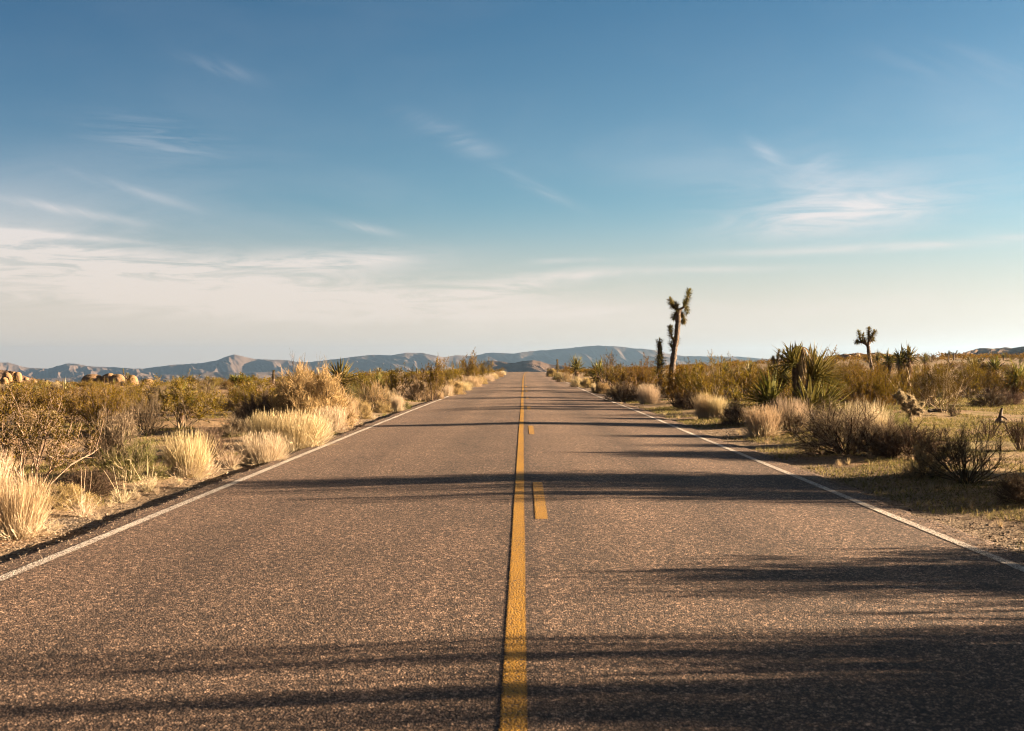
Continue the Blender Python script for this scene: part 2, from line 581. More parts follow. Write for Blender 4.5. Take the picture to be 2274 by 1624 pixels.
def asphalt_nodes(T):
    """aggregate colour and height shared by the road and the wear in its paint"""
    P = T.pos()
    x, y, z = T.sep(P)
    P2 = T.comb(x, y, 0.0)
    wob = T.v('ADD', P2, T.v('MULTIPLY', T.noise(P2, 60, 2, 0.5, 0, 1), (0.006, 0.006, 0.0)))
    v1 = T.n('ShaderNodeTexVoronoi', feature='F1'); T.put(v1.inputs['Vector'], wob); v1.inputs['Scale'].default_value = 88
    v2 = T.n('ShaderNodeTexVoronoi', feature='F1'); T.put(v2.inputs['Vector'], wob); v2.inputs['Scale'].default_value = 41
    r1 = T.sep(v1.outputs['Color'])[0]
    r2 = T.sep(v2.outputs['Color'])[1]
    stone = T.ramp(T.m('ADD', T.m('MULTIPLY', r1, 0.55), T.m('MULTIPLY', r2, 0.45)),
                   [(0.0, AS[0]), (0.35, AS[1]), (0.7, AS[2]), (1.0, AS[3])])
    gap = T.m('MAXIMUM', T.ss(v1.outputs['Distance'], 0.45, 0.62), T.ss(T.noise(P2, 34, 4, 0.7), 0.52, 0.66))
    col = T.mix(T.m('MULTIPLY', gap, 0.8), stone, AS[0])
    # lengthwise bands: traffic lanes worn paler, drip line and seams darker; broad mottling
    lane = T.noise(T.comb(T.m('MULTIPLY', x, 0.9), T.m('MULTIPLY', y, 0.02), 3.0), 1.6, 3, 0.5)
    mott = T.noise(P2, 0.55, 4, 0.55)
    fine = T.noise(P2, 11.0, 4, 0.65)
    f = T.m('ADD', T.m('ADD', T.m('MULTIPLY', lane, 0.5), T.m('MULTIPLY', mott, 0.5)), T.m('MULTIPLY', fine, 0.40))
    col = T.mix(1.0, col, T.ramp(f, [(0.45, (0.62, 0.61, 0.60)), (0.88, (1.30, 1.27, 1.24))]), 'MULTIPLY')
    # tyre tracks worn a little paler, the middle of each lane darker with old drips
    lx = T.m('ABSOLUTE', T.m('SUBTRACT', T.m('ABSOLUTE', T.m('ADD', x, T.m('MULTIPLY', lane, 0.5))), 2.15))
    col = T.mix(1.0, col, T.ramp(T.m('MULTIPLY', lx, 0.5), [(0.0, (0.80, 0.79, 0.79)), (0.20, (0.95, 0.95, 0.95)), (0.42, (1.12, 1.12, 1.11)), (0.72, (1.0, 1.0, 1.0))]), 'MULTIPLY')
    # the seam along the centre line
    seam = T.m('MULTIPLY', T.m('SUBTRACT', 1.0, T.ss(T.m('ABSOLUTE', T.m('SUBTRACT', x, 0.0)), 0.05, 0.17)), 0.35)
    col = T.mix(seam, col, AS[0])
    h = T.m('SUBTRACT', T.m('MULTIPLY', r1, 0.8), T.m('MULTIPLY', v1.outputs['Distance'], 1.3))
    h = T.m('ADD', h, T.m('MULTIPLY', T.noise(P2, 190, 2, 0.6), 0.5))
    return P2, col, h, r1, v1.outputs['Distance'], mott


AS = [(0.0075, 0.0043, 0.0034), (0.056, 0.0350, 0.0258), (0.178, 0.114, 0.082), (0.54, 0.36, 0.255)]


def asphalt_mat():
    m, T = new_mat("asphalt")
    P2, col, h, r1, dist, mott = asphalt_nodes(T)
    p = T.n('ShaderNodeBsdfPrincipled')
    T.put(p.inputs['Base Color'], col)
    p.inputs['Roughness'].default_value = 0.85
    p.inputs['Specular IOR Level'].default_value = 0.25
    T.put(p.inputs['Normal'], T.bump(h, 0.55, 0.007))
    finish(T, p.outputs[0])
    return m


def paint_mat(name, c, c2, wear):
    """road paint worn through on the stones, frayed at the sides"""
    m, T = new_mat(name)
    P2, col, h, r1, dist, mott = asphalt_nodes(T)
    uv = T.sep(T.n('ShaderNodeUVMap').outputs[0])
    edge = T.m('ABSOLUTE', T.m('SUBTRACT', T.m('MULTIPLY', uv[0], 2.0), 1.0))
    nz = T.noise(P2, 95, 3, 0.7)
    pt = T.mix(T.noise(P2, 30, 4, 0.7), c, c2)
    hole = T.ss(T.m('ADD', T.m('MULTIPLY', dist, 0.7), T.m('ADD', T.m('MULTIPLY', nz, 0.5), T.m('MULTIPLY', mott, 0.35))), wear, wear + 0.16)
    pt = T.mix(hole, pt, AS[1])
    p = T.n('ShaderNodeBsdfPrincipled')
    T.put(p.inputs['Base Color'], pt)
    p.inputs['Roughness'].default_value = 0.75
    p.inputs['Specular IOR Level'].default_value = 0.25
    T.put(p.inputs['Normal'], T.bump(h, 0.8, 0.010))
    a = T.m('LESS_THAN', T.m('ADD', edge, T.m('MULTIPLY', T.m('SUBTRACT', nz, 0.5), 1.5)), 0.92)
    T.put(p.inputs['Alpha'], a)
    finish(T, p.outputs[0])
    return m


def ground_mat():
    m, T = new_mat("desert_soil")
    P = T.pos()
    x, y, z = T.sep(P)
    P2 = T.comb(x, y, 0.0)
    big = T.noise(P2, 0.16, 4, 0.55)
    mid = T.noise(P2, 0.9, 5, 0.6)
    fin = T.noise(P2, 9, 5, 0.65)
    sand = T.mix(T.ss(fin, 0.35, 0.68), (0.155, 0.098, 0.055), (0.27, 0.185, 0.108))
    sand = T.mix(T.ss(mid, 0.52, 0.72), sand, (0.23, 0.12, 0.06))
    # gravel
    v = T.n('ShaderNodeTexVoronoi', feature='F1'); T.put(v.inputs['Vector'], P2); v.inputs['Scale'].default_value = 38
    rr = T.sep(v.outputs['Color'])[0]
    grav = T.ramp(rr, [(0, (0.035, 0.027, 0.022)), (0.5, (0.12, 0.088, 0.064)), (1, (0.26, 0.20, 0.15))])
    side = T.m('ABSOLUTE', x)
    shoulder = T.m('MULTIPLY', T.ss(side, 5.6, 4.2), 1.0)
    gm = T.m('MAXIMUM', T.m('MULTIPLY', shoulder, 0.8), T.ss(T.noise(P2, 0.35, 3, 0.5), 0.56, 0.66))
    col = T.mix(gm, sand, grav)
    # short green growth, mostly right of the road, in patches
    rightside = T.ss(x, -6, 6, 0.30, 0.62)
    gpatch = T.ss(T.m('ADD', T.m('MULTIPLY', mid, 0.55), T.m('MULTIPLY', big, 0.55)), T.m('SUBTRACT', 0.92, T.m('MULTIPLY', rightside, 0.62)), T.m('SUBTRACT', 1.08, T.m('MULTIPLY', rightside, 0.62)))
    gpatch = T.m('MULTIPLY', gpatch, T.ss(fin, 0.30, 0.55))
    gpatch = T.m('MULTIPLY', gpatch, T.ss(side, 4.3, 5.4))
    gcol = T.mix(fin, (0.05, 0.055, 0.012), (0.15, 0.135, 0.042))
    col = T.mix(T.m('MULTIPLY', gpatch, 0.85), col, gcol)
    lit = T.voro(P2, 26, 'F1')
    h = T.m('ADD', T.m('MULTIPLY', fin, 1.2), T.m('ADD', T.m('MULTIPLY', mid, 1.5), T.m('MULTIPLY', T.m('MULTIPLY', v.outputs['Distance'], gm), -0.9)))
    h = T.m('ADD', h, T.m('MULTIPLY', T.noise(P2, 45, 3, 0.6), 0.5))
    p = T.n('ShaderNodeBsdfPrincipled')
    T.put(p.inputs['Base Color'], col)
    p.inputs['Roughness'].default_value = 0.95
    p.inputs['Specular IOR Level'].default_value = 0.1
    T.put(p.inputs['Normal'], T.bump(h, 1.0, 0.03))
    finish(T, p.outputs[0])
    return m


def mountain_mat(name, c1, c2, c3, scale):
    m, T = new_mat(name)
    P = T.pos()
    n1 = T.noise(P, scale, 8, 0.62)
    n2 = T.noise(P, scale * 7, 6, 0.65)
    c = T.mix(T.ss(n1, 0.35, 0.65), c1, c2)
    c = T.mix(T.ss(n2, 0.55, 0.75), c, c3)
    p = T.n('ShaderNodeBsdfPrincipled')
    T.put(p.inputs['Base Color'], c); p.inputs['Roughness'].default_value = 1.0
    p.inputs['Specular IOR Level'].default_value = 0.05
    T.put(p.inputs['Normal'], T.bump(n2, 0.6, 0.4 / scale * 0.02))
    finish(T, p.outputs[0])
    return m


def rock_mat(name, c1, c2, c3):
    m, T = new_mat(name)
    P = T.n('ShaderNodeTexCoord').outputs['Object']
    n1 = T.noise(P, 1.3, 6, 0.6); n2 = T.noise(P, 9, 6, 0.7)
    c = T.mix(T.ss(n1, 0.38, 0.64), c1, c2)
    c = T.mix(T.ss(n2, 0.55, 0.75), c, c3)
    crack = T.ss(T.voro(T.v('ADD', P, T.noise(P, 2.5, 3, 0.6, 0, 1)), 0.9, 'DISTANCE_TO_EDGE'), 0.0, 0.03)
    c = T.mix(crack, (0.07, 0.05, 0.04), c)
    p = T.n('ShaderNodeBsdfPrincipled')
    T.put(p.inputs['Base Color'], c); p.inputs['Roughness'].default_value = 0.9
    T.put(p.inputs['Normal'], T.bump(T.m('ADD', n2, T.m('MULTIPLY', crack, 0.5)), 0.7, 0.06))
    finish(T, p.outputs[0])
    return m


M = {}
M['asphalt'] = asphalt_mat()
M['yellow'] = paint_mat("yellow_road_paint", (0.30, 0.148, 0.007), (0.22, 0.108, 0.009), 0.85)
M['dash'] = paint_mat("faded_yellow_paint", (0.28, 0.140, 0.009), (0.20, 0.10, 0.012), 0.80)
M['white'] = paint_mat("white_road_paint", (0.54, 0.475, 0.42), (0.38, 0.33, 0.29), 0.74)
M['soil'] = ground_mat()
M['mtn'] = mountain_mat("mountain_rock", (0.052, 0.036, 0.029), (0.070, 0.050, 0.040), (0.034, 0.026, 0.021), 0.003)
M['hill'] = mountain_mat("brown_hill_rock", (0.050, 0.032, 0.023), (0.072, 0.046, 0.032), (0.030, 0.022, 0.015), 0.008)
M['rock'] = rock_mat("granite_rock", (0.112, 0.058, 0.021), (0.145, 0.079, 0.031), (0.07, 0.037, 0.016))
M['leaf'] = plant_mat("creosote_leaf", [(0.09, 0.062, 0.010), (0.18, 0.121, 0.0155), (0.275, 0.176, 0.021), (0.345, 0.203, 0.027)], 0.34)
M['leafd'] = plant_mat("dull_olive_leaf", [(0.07, 0.053, 0.012), (0.135, 0.10, 0.02), (0.21, 0.152, 0.03)], 0.34)
M['leafg'] = plant_mat("grey_green_leaf", [(0.13, 0.13, 0.04), (0.20, 0.19, 0.065), (0.28, 0.25, 0.09)], 0.35)
M['twig'] = plant_mat("grey_bark_twig", [(0.11, 0.075, 0.05), (0.20, 0.14, 0.095), (0.38, 0.28, 0.195)], 0.0)
M['branch'] = plant_mat("pale_branch", [(0.26, 0.18, 0.12), (0.40, 0.29, 0.20), (0.52, 0.40, 0.29)], 0.0)
M['dull'] = plant_mat("dull_dry_leaf", [(0.15, 0.11, 0.055), (0.27, 0.205, 0.10), (0.42, 0.32, 0.18)], 0.3)
M['dark'] = plant_mat("dark_brown_twig", [(0.075, 0.05, 0.036), (0.13, 0.09, 0.062), (0.20, 0.14, 0.10)], 0.1)
M['purple'] = plant_mat("dusky_dry_twig", [(0.12, 0.08, 0.056), (0.27, 0.187, 0.128), (0.50, 0.37, 0.265)], 0.18)
M['straw'] = plant_mat("straw_stem", [(0.52, 0.37, 0.19), (0.72, 0.54, 0.31), (0.90, 0.71, 0.46)], 0.30, 0.2)
M['pale'] = plant_mat("bleached_stem", [(0.58, 0.44, 0.28), (0.78, 0.61, 0.41), (0.95, 0.77, 0.55)], 0.22, 0.2)
M['gold'] = plant_mat("golden_dry_stem", [(0.40, 0.265, 0.11), (0.58, 0.40, 0.185), (0.76, 0.56, 0.29)], 0.32, 0.2)
M['yleaf'] = plant_mat("yucca_leaf", [(0.10, 0.09, 0.018), (0.21, 0.18, 0.036), (0.38, 0.30, 0.08)], 0.22, 0.25, gloss=0.03)
M['jleaf'] = plant_mat("joshua_leaf", [(0.10, 0.09, 0.02), (0.24, 0.20, 0.05), (0.46, 0.35, 0.10)], 0.18, 0.2, gloss=0.03)
M['dead'] = plant_mat("dead_leaf", [(0.16, 0.10, 0.06), (0.30, 0.20, 0.12), (0.46, 0.33, 0.21)], 0.15, 0.2)
M['bark'] = bark_mat("joshua_bark", (0.04, 0.025, 0.017), (0.10, 0.063, 0.042))
M['wood'] = bark_mat("dead_wood", (0.045, 0.029, 0.019), (0.10, 0.068, 0.046), 9)
M['core'] = bark_mat("cactus_stem", (0.05, 0.04, 0.02), (0.10, 0.075, 0.04), 20)
M['spine'] = plant_mat("cactus_spine", [(0.42, 0.31, 0.17), (0.56, 0.44, 0.28), (0.68, 0.56, 0.38)], 0.45, 0.1)
M['grass'] = plant_mat("short_grass", [(0.09, 0.10, 0.02), (0.20, 0.18, 0.05), (0.36, 0.28, 0.11), (0.50, 0.38, 0.19)], 0.35, 0.0)
M['stone'] = plant_mat("gravel_stone", [(0.10, 0.075, 0.06), (0.27, 0.20, 0.15), (0.46, 0.35, 0.26)], 0.0, 0.0)


# ------------------------------------------------------------------ the setting
def grid_faces(nr, nc):
    i = np.arange(nr * nc).reshape(nr, nc)
    return np.stack([i[:-1, :-1], i[:-1, 1:], i[1:, 1:], i[1:, :-1]], -1).reshape(-1, 4)


def spaced(*segs):
    out = []
    for a, b, s in segs:
        out.append(np.arange(a, b, s))
    return np.unique(np.round(np.concatenate(out), 4))


def geo(a, b, n):
    return np.geomspace(a, b, n)


xr_ = np.concatenate([[0, 1.5, 2.8, 3.4], np.arange(3.6, 9.0, 0.09), np.arange(9, 20, 0.35), geo(20, 120, 40), geo(128, 9000, 40)])
xs = np.unique(np.concatenate([-xr_, xr_]))
ys = np.concatenate([-geo(4, 900, 14)[::-1], np.arange(-3, 3, 1.0), np.arange(3, 26, 0.09), np.arange(26, 60, 0.3), geo(60, 260, 90), geo(266, 9500, 60)])
XX, YY = np.meshgrid(xs, ys)
XX2 = XX + curve_x(np.clip(YY, 0, 260)) * (1 - smooth(10, 80, np.abs(XX)))
g = MB(); g.add(np.stack([XX2, YY, terrain(XX2, YY)], -1), grid_faces(len(ys), len(xs)), 0, True)
tag(link("ground", g.mesh("ground", M['soil'])), kind='structure')

ry = np.concatenate([np.arange(-14, 2, 1.0), np.arange(2, 40, 0.06), np.arange(40, 110, 0.3), np.arange(110, 300, 2.0), np.arange(300, 620, 10)])
us = np.array([-1.0, -1.0, -0.985, -0.9, -0.5, 0, 0.5, 0.9, 0.985, 1.0, 1.0])
dz = np.array([-0.13, -0.016, -0.004, 0, 0, 0, 0, 0, -0.004, -0.016, -0.13])
el_, er_ = edge_l(ry), edge_r(ry)
ctr = (el_ + er_) / 2; hw = (er_ - el_) / 2
RX = ctr[:, None] * np.abs(us)[None] + hw[:, None] * us[None] + curve_x(ry)[:, None]
RZ = road_z(ry)[:, None] + dz[None] + crown(RX - curve_x(ry)[:, None])
RYY = np.broadcast_to(ry[:, None], RX.shape)
r = MB(); r.add(np.stack([RX, RYY, RZ], -1), grid_faces(len(ry), len(us)))
tag(link("road", r.mesh("road", M['asphalt'])), kind='structure')


def strip(name, x0, w, y0, y1, mat, dy=0.5, wander=0.0):
    y = np.arange(y0, y1 + 1e-6, dy)
    cx = x0 + curve_x(y) + wander * fbm(y * 0.15, y * 0, 77, 2)
    z = road_z(y) + 0.004
    xo = cx - curve_x(y)
    P = np.stack([np.stack([cx - w / 2, y, z + crown(xo - w / 2)], -1), np.stack([cx + w / 2, y, z + crown(xo + w / 2)], -1)], 1)
    b = MB(); b.add(P, grid_faces(len(y), 2))
    me = b.mesh(name, mat)
    uv = me.uv_layers.new(name="UVMap")
    li = np.empty(len(me.loops), np.int32); me.loops.foreach_get('vertex_index', li)
    u = np.stack([(li % 2).astype(float), (li // 2) / len(y)], 1)
    uv.data.foreach_set('uv', u.ravel().astype(np.float32))
    return tag(link(name, me), kind='structure')


strip("yellow_line", -0.045, 0.118, -10, 240, M['yellow'], 0.5, 0.012)
strip("white_line", -3.80, 0.115, -10, 240, M['white'], 0.5, 0.02)
strip("white_line", 3.79, 0.112, -10, 240, M['white'], 0.5, 0.02)
for k in range(17):
    y0 = 9.95 + 12.12 * k
    strip("yellow_dash", 0.178, 0.13, y0, y0 + 3.1, M['dash'], 0.31)


def ridge(name, pts, dist, depth_f, depth_b, foot, mat, seed, gul, gscale, step=3.0, rows=60, fine=1.0, tilt=0.45):
    """a mountain range: a height field whose crest runs through the measured skyline at its own distance"""
    px = np.arange(pts[0][0], pts[-1][0] + 0.1, step)
    py = np.interp(px, [p[0] for p in pts], [p[1] for p in pts])
    t = np.concatenate([np.linspace(0, 1, rows), np.linspace(1.04, 1.6, 12)])
    tx = (px - VX) / F
    # the range runs obliquely, farther away on the left, and its crest wanders in depth
    crest = (dist * (1 - tilt * (tx - tx.mean() * 0.0)) + depth_f * 0.35 * fbm(px / 160.0, px * 0, seed + 70, 3))[None]
    R = crest + np.where(t <= 1, -depth_f * (1 - t), depth_b * (t - 1) / 0.6)[:, None]
    X = tx[None] * R; Y = R
    H = (VY - py) / F * crest[0] + CAM_H
    tt = t[:, None]
    s = np.where(tt <= 1, tt ** 1.35, np.maximum(0, 1 - (tt - 1) / 0.6) ** 1.2)
    warp = 0.8 * fbm(X / gscale / 2.2, Y / gscale / 2.2, seed + 50, 3)
    U = X + 0.45 * (Y - crest); W = Y - crest
    rid = 1 - np.abs(fbm(U / gscale + 0.6 * warp, W / gscale / 3.2 + 0.4 * warp, seed, 4, 0.5)) * 2.2
    rid2 = 1 - np.abs(fbm(U / gscale * 3.1, W / gscale * 0.8, seed + 9, 4, 0.55)) * 2.0
    env = np.where(tt <= 1, (1 - tt ** 6) * np.clip(tt * 3.0, 0, 1), np.clip((tt - 1) * 3, 0, 0.4))
    Z = foot + (H[None] - foot) * s + gul * env * (rid - 0.75 + 0.5 * (rid2 - 0.5))
    # never above the sight line of the crest
    lim = CAM_H + (H[None] - CAM_H) * (Y / crest) - 0.02 * np.abs(H[None] - foot) * (1 - np.clip(tt, 0, 1)) * 1.0
    Z = np.where(tt < 1, np.minimum(Z, lim), Z)
    Z += (fine * fbm(X / gscale * 9, Y / gscale * 9, seed + 3, 3, 0.6)) * np.clip(tt * 4, 0, 1)
    b = MB(); b.add(np.stack([X, Y, Z], -1), grid_faces(len(t), len(px)), 0, False)
    return tag(link(name, b.mesh(name, mat)), kind='structure')


SKY_A = [(-500, 800), (-200, 812), (0, 805), (12, 805), (47, 815.5), (76, 818.4), (102, 819), (140, 808), (160, 807.3), (187, 813), (251, 816),
         (297, 819), (312, 819), (344, 815), (385, 810), (443, 806.7), (478, 801), (498, 793), (518.6, 786.9), (540, 792), (565, 798), (600, 799), (635, 800),
         (659, 804.4), (690, 803.5), (717, 801), (778, 793.4), (827, 788), (845, 788.5), (867, 789.7), (882, 787), (900, 783.8), (942, 784.9), (965, 790), (984, 793.4),
         (1011, 788.9), (1053, 790.7), (1080, 784), (1095, 783.7), (1138, 785.5), (1165, 782), (1200, 778.6), (1252, 774.5), (1293, 769.6), (1334, 767.8),
         (1361, 769.6), (1383, 770.4), (1405, 774.6), (1420, 774.2), (1453, 778), (1475, 784.6), (1519, 791), (1560, 791.5), (1600, 792), (1640, 792.5),
         (1680, 796), (1750, 800), (1850, 805), (2050, 812), (2400, 815)]
ridge("mountains", SKY_A, 6000, 850, 700, -92, M['mtn'], 31, 64, 430, 1.4, 150, 2.6, 0.27)
ridge("hills", [(-300, 846), (60, 843), (180, 838), (260, 832), (300, 826), (330, 833), (415, 832), (445, 828.5), (470, 827), (500, 826.6), (540, 829), (600, 826),
                (660, 828), (720, 825), (800, 828), (860, 824), (920, 828), (1000, 830)], 4300, 900, 400, -74, M['mtn'], 77, 26, 240, 2.0, 50, 1.2)
ridge("hills", [(1040, 818), (1060, 811), (1076, 804), (1092, 801), (1113, 803), (1128, 805.7), (1143, 806), (1164, 801.6), (1182, 800.3), (1200, 803),
                (1218, 809), (1236, 811), (1265, 814), (1310, 821)], 2300, 500, 300, -45, M['hill'], 12, 14, 110, 1.5, 60, 0.8, 1.2)
ridge("hills", [(2040, 806), (2090, 792), (2130, 785.8), (2150, 778), (2171, 773.5), (2199, 774.8), (2215, 774), (2227, 771.7), (2240, 774), (2273, 769),
                (2330, 760), (2420, 765), (2600, 790)], 1600, 420, 300, 4, M['hill'], 52, 9, 110, 3.0, 40, 0.6, 0.9)
ridge("hill", [(1826, 803), (1845, 791), (1870, 786.5), (1900, 784.5), (1920, 786), (1940, 783.5), (1968, 785.5), (1990, 791), (2010, 798), (2040, 806)], 330, 70, 60, 2.0, M['hill'], 62, 0.8, 13, 2.0, 40, 0.5, 0.0)
ridge("hill", [(-260, 800), (-120, 808), (-60, 812), (0, 821), (20, 825), (38, 831), (67, 840), (117, 850), (150, 860)], 260, 70, 60, -4.5, M['hill'], 64, 1.0, 15, 3.0, 40, 0.45, 0.0)

# ------------------------------------------------------------------ plant kinds
KINDS = {}


def fit(mbs):
    """scale a plant's parts together to unit height and unit width"""
    V = np.concatenate([np.concatenate(b.V) for b in mbs])
    h = np.percentile(V[:, 2], 99.2)
    w = np.percentile(np.hypot(V[:, 0], V[:, 1]), 97) * 2
    for b in mbs:
        b.V = [v * np.array([1 / w, 1 / w, 1 / h]) for v in b.V]


def kind(name, variants):
    """variants: list of [(part, MB, mat), ...]; one-mesh copies are kept for the small far plants"""
    out = []
    for i, parts in enumerate(variants):
        fit([p[1] for p in parts])
        meshes = [(pn, b.mesh(name + "_" + pn, mt)) for pn, b, mt in parts]
        whole = MB(); mats = []
        for k, (pn, b, mt) in enumerate(parts):
            V, Q, mi, _ = b.arrays(); whole.V.append(V)
            Q = np.where(Q < 0, Q - whole.n, Q + whole.n)
            whole.Q.append(Q); whole.M.append(mi + len(mats)); whole.S.append(np.zeros(len(Q), bool)); whole.n += len(V)
            mats += list(mt) if isinstance(mt, (list, tuple)) else [mt]
        out.append((meshes, whole.mesh(name, mats)))
    KINDS[name] = out


def spawn(kn, var, x, y, w, h, rot, label, cat, group=None, detail=True, z=None, sink=0.0):
    meshes, whole = KINDS[kn][var % len(KINDS[kn])]
    zz = float(terrain(x, y)) - sink if z is None else z
    if detail and len(meshes) > 1:
        o = bpy.data.objects.new(kn, None)
        o.empty_display_size = 0.2
        COL.objects.link(o)
        for pn, me in meshes:
            link(pn, me, o)
    else:
        o = link(kn, whole)
    o.location = (x, y, zz)
    o.rotation_euler = (0, 0, rot)
    o.scale = (w, w, h)
    return tag(o, label, cat, group)


def rg(s): return np.random.default_rng(s)


def creosote(seed, nst=15, nl=9500, th=(8, 62), open_=0.0, leafm='leaf', lsize=(0.018, 0.036), twm='twig'):
    r = rg(seed)
    st = sprout(r, nst, 0.10, th[0], th[1], 0.75, 1.15, 7, 0.17, 0.07, 0.8)
    b2 = grow(r, st, nst * 8, 0.35 + open_, 1.0, 0.55, 0.25, 0.22, 0.5, 5, 0.22, 0.08)
    b3 = grow(r, np.concatenate([b2]), nst * 34, 0.2, 1.0, 0.65, 0.25, 0.10, 0.26, 4, 0.22, 0.06)
    m = MB()
    tubes(m, st, taper(st, 0.013, 0.006), 4); tubes(m, b2, taper(b2, 0.0055, 0.003), 3); tubes(m, b3, taper(b3, 0.0028, 0.0016), 3)
    lf = MB()
    c1, a1 = on(r, b3, int(nl * 0.75), 0.15, 1.0); c2, a2 = on(r, b2, int(nl * 0.25), 0.35, 1.0)
    C = np.concatenate([c1, c2]); A = nrm(np.concatenate([a1, a2]) * 0.6 + r.normal(size=(len(C), 3)) * 0.6)
    C = C + r.normal(size=C.shape) * 0.012
    leaves(lf, C, A, r.uniform(*lsize, len(C)), 0.30, r)
    return [('stems', m, M[twm]), ('foliage', lf, M[leafm])]


def grass_clump(seed, n=1500, th=(0, 32), mat='straw', base=0.36, tw='pale', lean=0.0, fine=1.0):
    """upright fine stems with feathery side twigs, on a greyer twiggy base"""
    r = rg(seed)
    st = sprout(r, n, base, th[0], th[1], 0.38, 1.0, 5, 0.085, 0.03, 1.2)
    st[:, :, 0] += lean * st[:, :, 2] ** 2
    a = MB()
    w = np.linspace(0.0072, 0.003, 5)[None] * r.uniform(0.6, 1.3, (n, 1)) * fine
    ribbons(a, st, w, 0, r)
    nb = n // 6
    lo_ = sprout(r, nb, base * 1.15, 35, 88, 0.25, 0.75, 5, 0.2, -0.04)        # bent and fallen stems
    ribbons(a, lo_, np.linspace(0.0075, 0.003, 5)[None] * r.uniform(0.7, 1.3, (nb, 1)), 0, r)
    s2 = grow(r, st, n * 2, 0.3, 0.95, 0.28, 0.25, 0.08, 0.22, 3, 0.08, 0.05)
    ribbons(a, s2, np.broadcast_to(np.array([0.0046, 0.004, 0.0025])[None] * fine, (n * 2, 3)), 0, r)
    b = MB()
    tw_ = sprout(r, 240, base * 1.1, 10, 80, 0.25, 0.55, 5, 0.24, 0.05)
    tubes(b, tw_, taper(tw_, 0.005, 0.0025), 3)
    t2 = grow(r, tw_, 1500, 0.3, 1, 0.7, 0.15, 0.06, 0.18, 3, 0.22, 0.05)
    ribbons(b, t2, np.broadcast_to(np.array([0.005, 0.004, 0.0025])[None], (1500, 3)), 0, r)
    return [('stalks', a, M[mat]), ('base_twigs', b, M[tw])]


def mound(seed, mat='gold', core='dark', n3=8200, squash=1.0, leafm=None, stiff=0.5, flo=0.12):
    """dense rounded shrub of fine dry twigs"""
    r = rg(seed)
    st = sprout(r, 46, 0.12, 0, 86, 0.42, 0.62, 5, 0.14, 0.0, 0.7)
    b2 = grow(r, st, 420, 0.3, 1.0, stiff, 0.12, 0.16, 0.34, 4, 0.18, 0.03)
    b3 = grow(r, b2, n3, 0.25, 1.0, 0.8, 0.04, 0.06, 0.15, 3, 0.2, 0.0)
    c = MB(); tubes(c, st, taper(st, 0.011, 0.006), 3); tubes(c, b2, taper(b2, 0.005, 0.003), 3)
    f = MB(); ribbons(f, b3, np.broadcast_to(np.array([0.0045, 0.004, 0.0025]), (n3, 3)), 0, r)
    if leafm:
        C, A = on(r, b3, 2600, 0.3, 1)
        leaves(f, C, nrm(A + 0.6 * r.normal(size=A.shape)), r.uniform(0.014, 0.028, len(C)), 0.25, r, 1)
        return [('stems', c, M[core]), ('foliage', f, [M[mat], M[leafm]])]
    return [('stems', c, M[core]), ('fine_twigs', f, M[mat])]


def bare_bush(seed, mat='dark', n=22, fine=900, th=(5, 60)):
    r = rg(seed)
    st = sprout(r, n, 0.09, th[0], th[1], 0.55, 0.95, 6, 0.2, 0.06, 0.8)
    b2 = grow(r, st, n * 7, 0.25, 1, 0.5, 0.2, 0.2, 0.45, 5, 0.2, 0.06)
    b3 = grow(r, b2, fine, 0.25, 1, 0.5, 0.2, 0.08, 0.22, 4, 0.2, 0.05)
    a = MB(); tubes(a, st, taper(st, 0.015, 0.007), 4); tubes(a, b2, taper(b2, 0.0065, 0.003), 3)
    f = MB(); tubes(f, b3, taper(b3, 0.003, 0.0016), 3)
    return [('stems', a, M[mat]), ('fine_twigs', f, M[mat])]


def dead_branches(seed):
    r = rg(seed)
    st = sprout(r, 6, 0.15, 25, 88, 0.6, 1.1, 8, 0.3, 0.0)
    b2 = grow(r, st, 22, 0.3, 1, 0.7, 0.15, 0.2, 0.5, 6, 0.3, 0.02)
    b3 = grow(r, b2, 60, 0.3, 1, 0.7, 0.1, 0.08, 0.25, 4, 0.25, 0.0)
    a = MB(); tubes(a, st, taper(st, 0.022, 0.010), 5); tubes(a, b2, taper(b2, 0.010, 0.005), 4); tubes(a, b3, taper(b3, 0.004, 0.002), 3)
    return [('branches', a, M['pale'])]


def weed(seed, n=26, th=(15, 70)):
    r = rg(seed)
    st = sprout(r, n, 0.05, th[0], th[1], 0.3, 0.55, 5, 0.14, 0.05)
    tall = sprout(r, 5, 0.05, 2, 24, 0.8, 1.15, 5, 0.06, 0.0)
    b2 = grow(r, st, n * 16, 0.2, 1, 0.5, 0.2, 0.06, 0.2, 3, 0.15, 0.05)
    a = MB(); tubes(a, st, taper(st, 0.007, 0.0035), 3); tubes(a, tall, taper(tall, 0.007, 0.003), 3)
    ribbons(a, b2, np.broadcast_to(np.array([0.0065, 0.005, 0.0025]), (len(b2), 3)), 0, r)
    return [('stalks', a, M['pale'])]


def sphere_dirs(r, n, th0, th1):
    a = r.uniform(0, 2 * pi, n)
    c = r.uniform(cos(radians(th1)), cos(radians(th0)), n)
    s = np.sqrt(1 - c * c)
    return np.stack([s * np.cos(a), s * np.sin(a), c], 1)


def rot_to(d, axis):
    """turn directions given about +Z so that they lie about axis"""
    axis = np.asarray(axis, float) / np.linalg.norm(axis)
    q = Vector((0, 0, 1)).rotation_difference(Vector(axis)).to_matrix()
    return d @ np.array(q).T


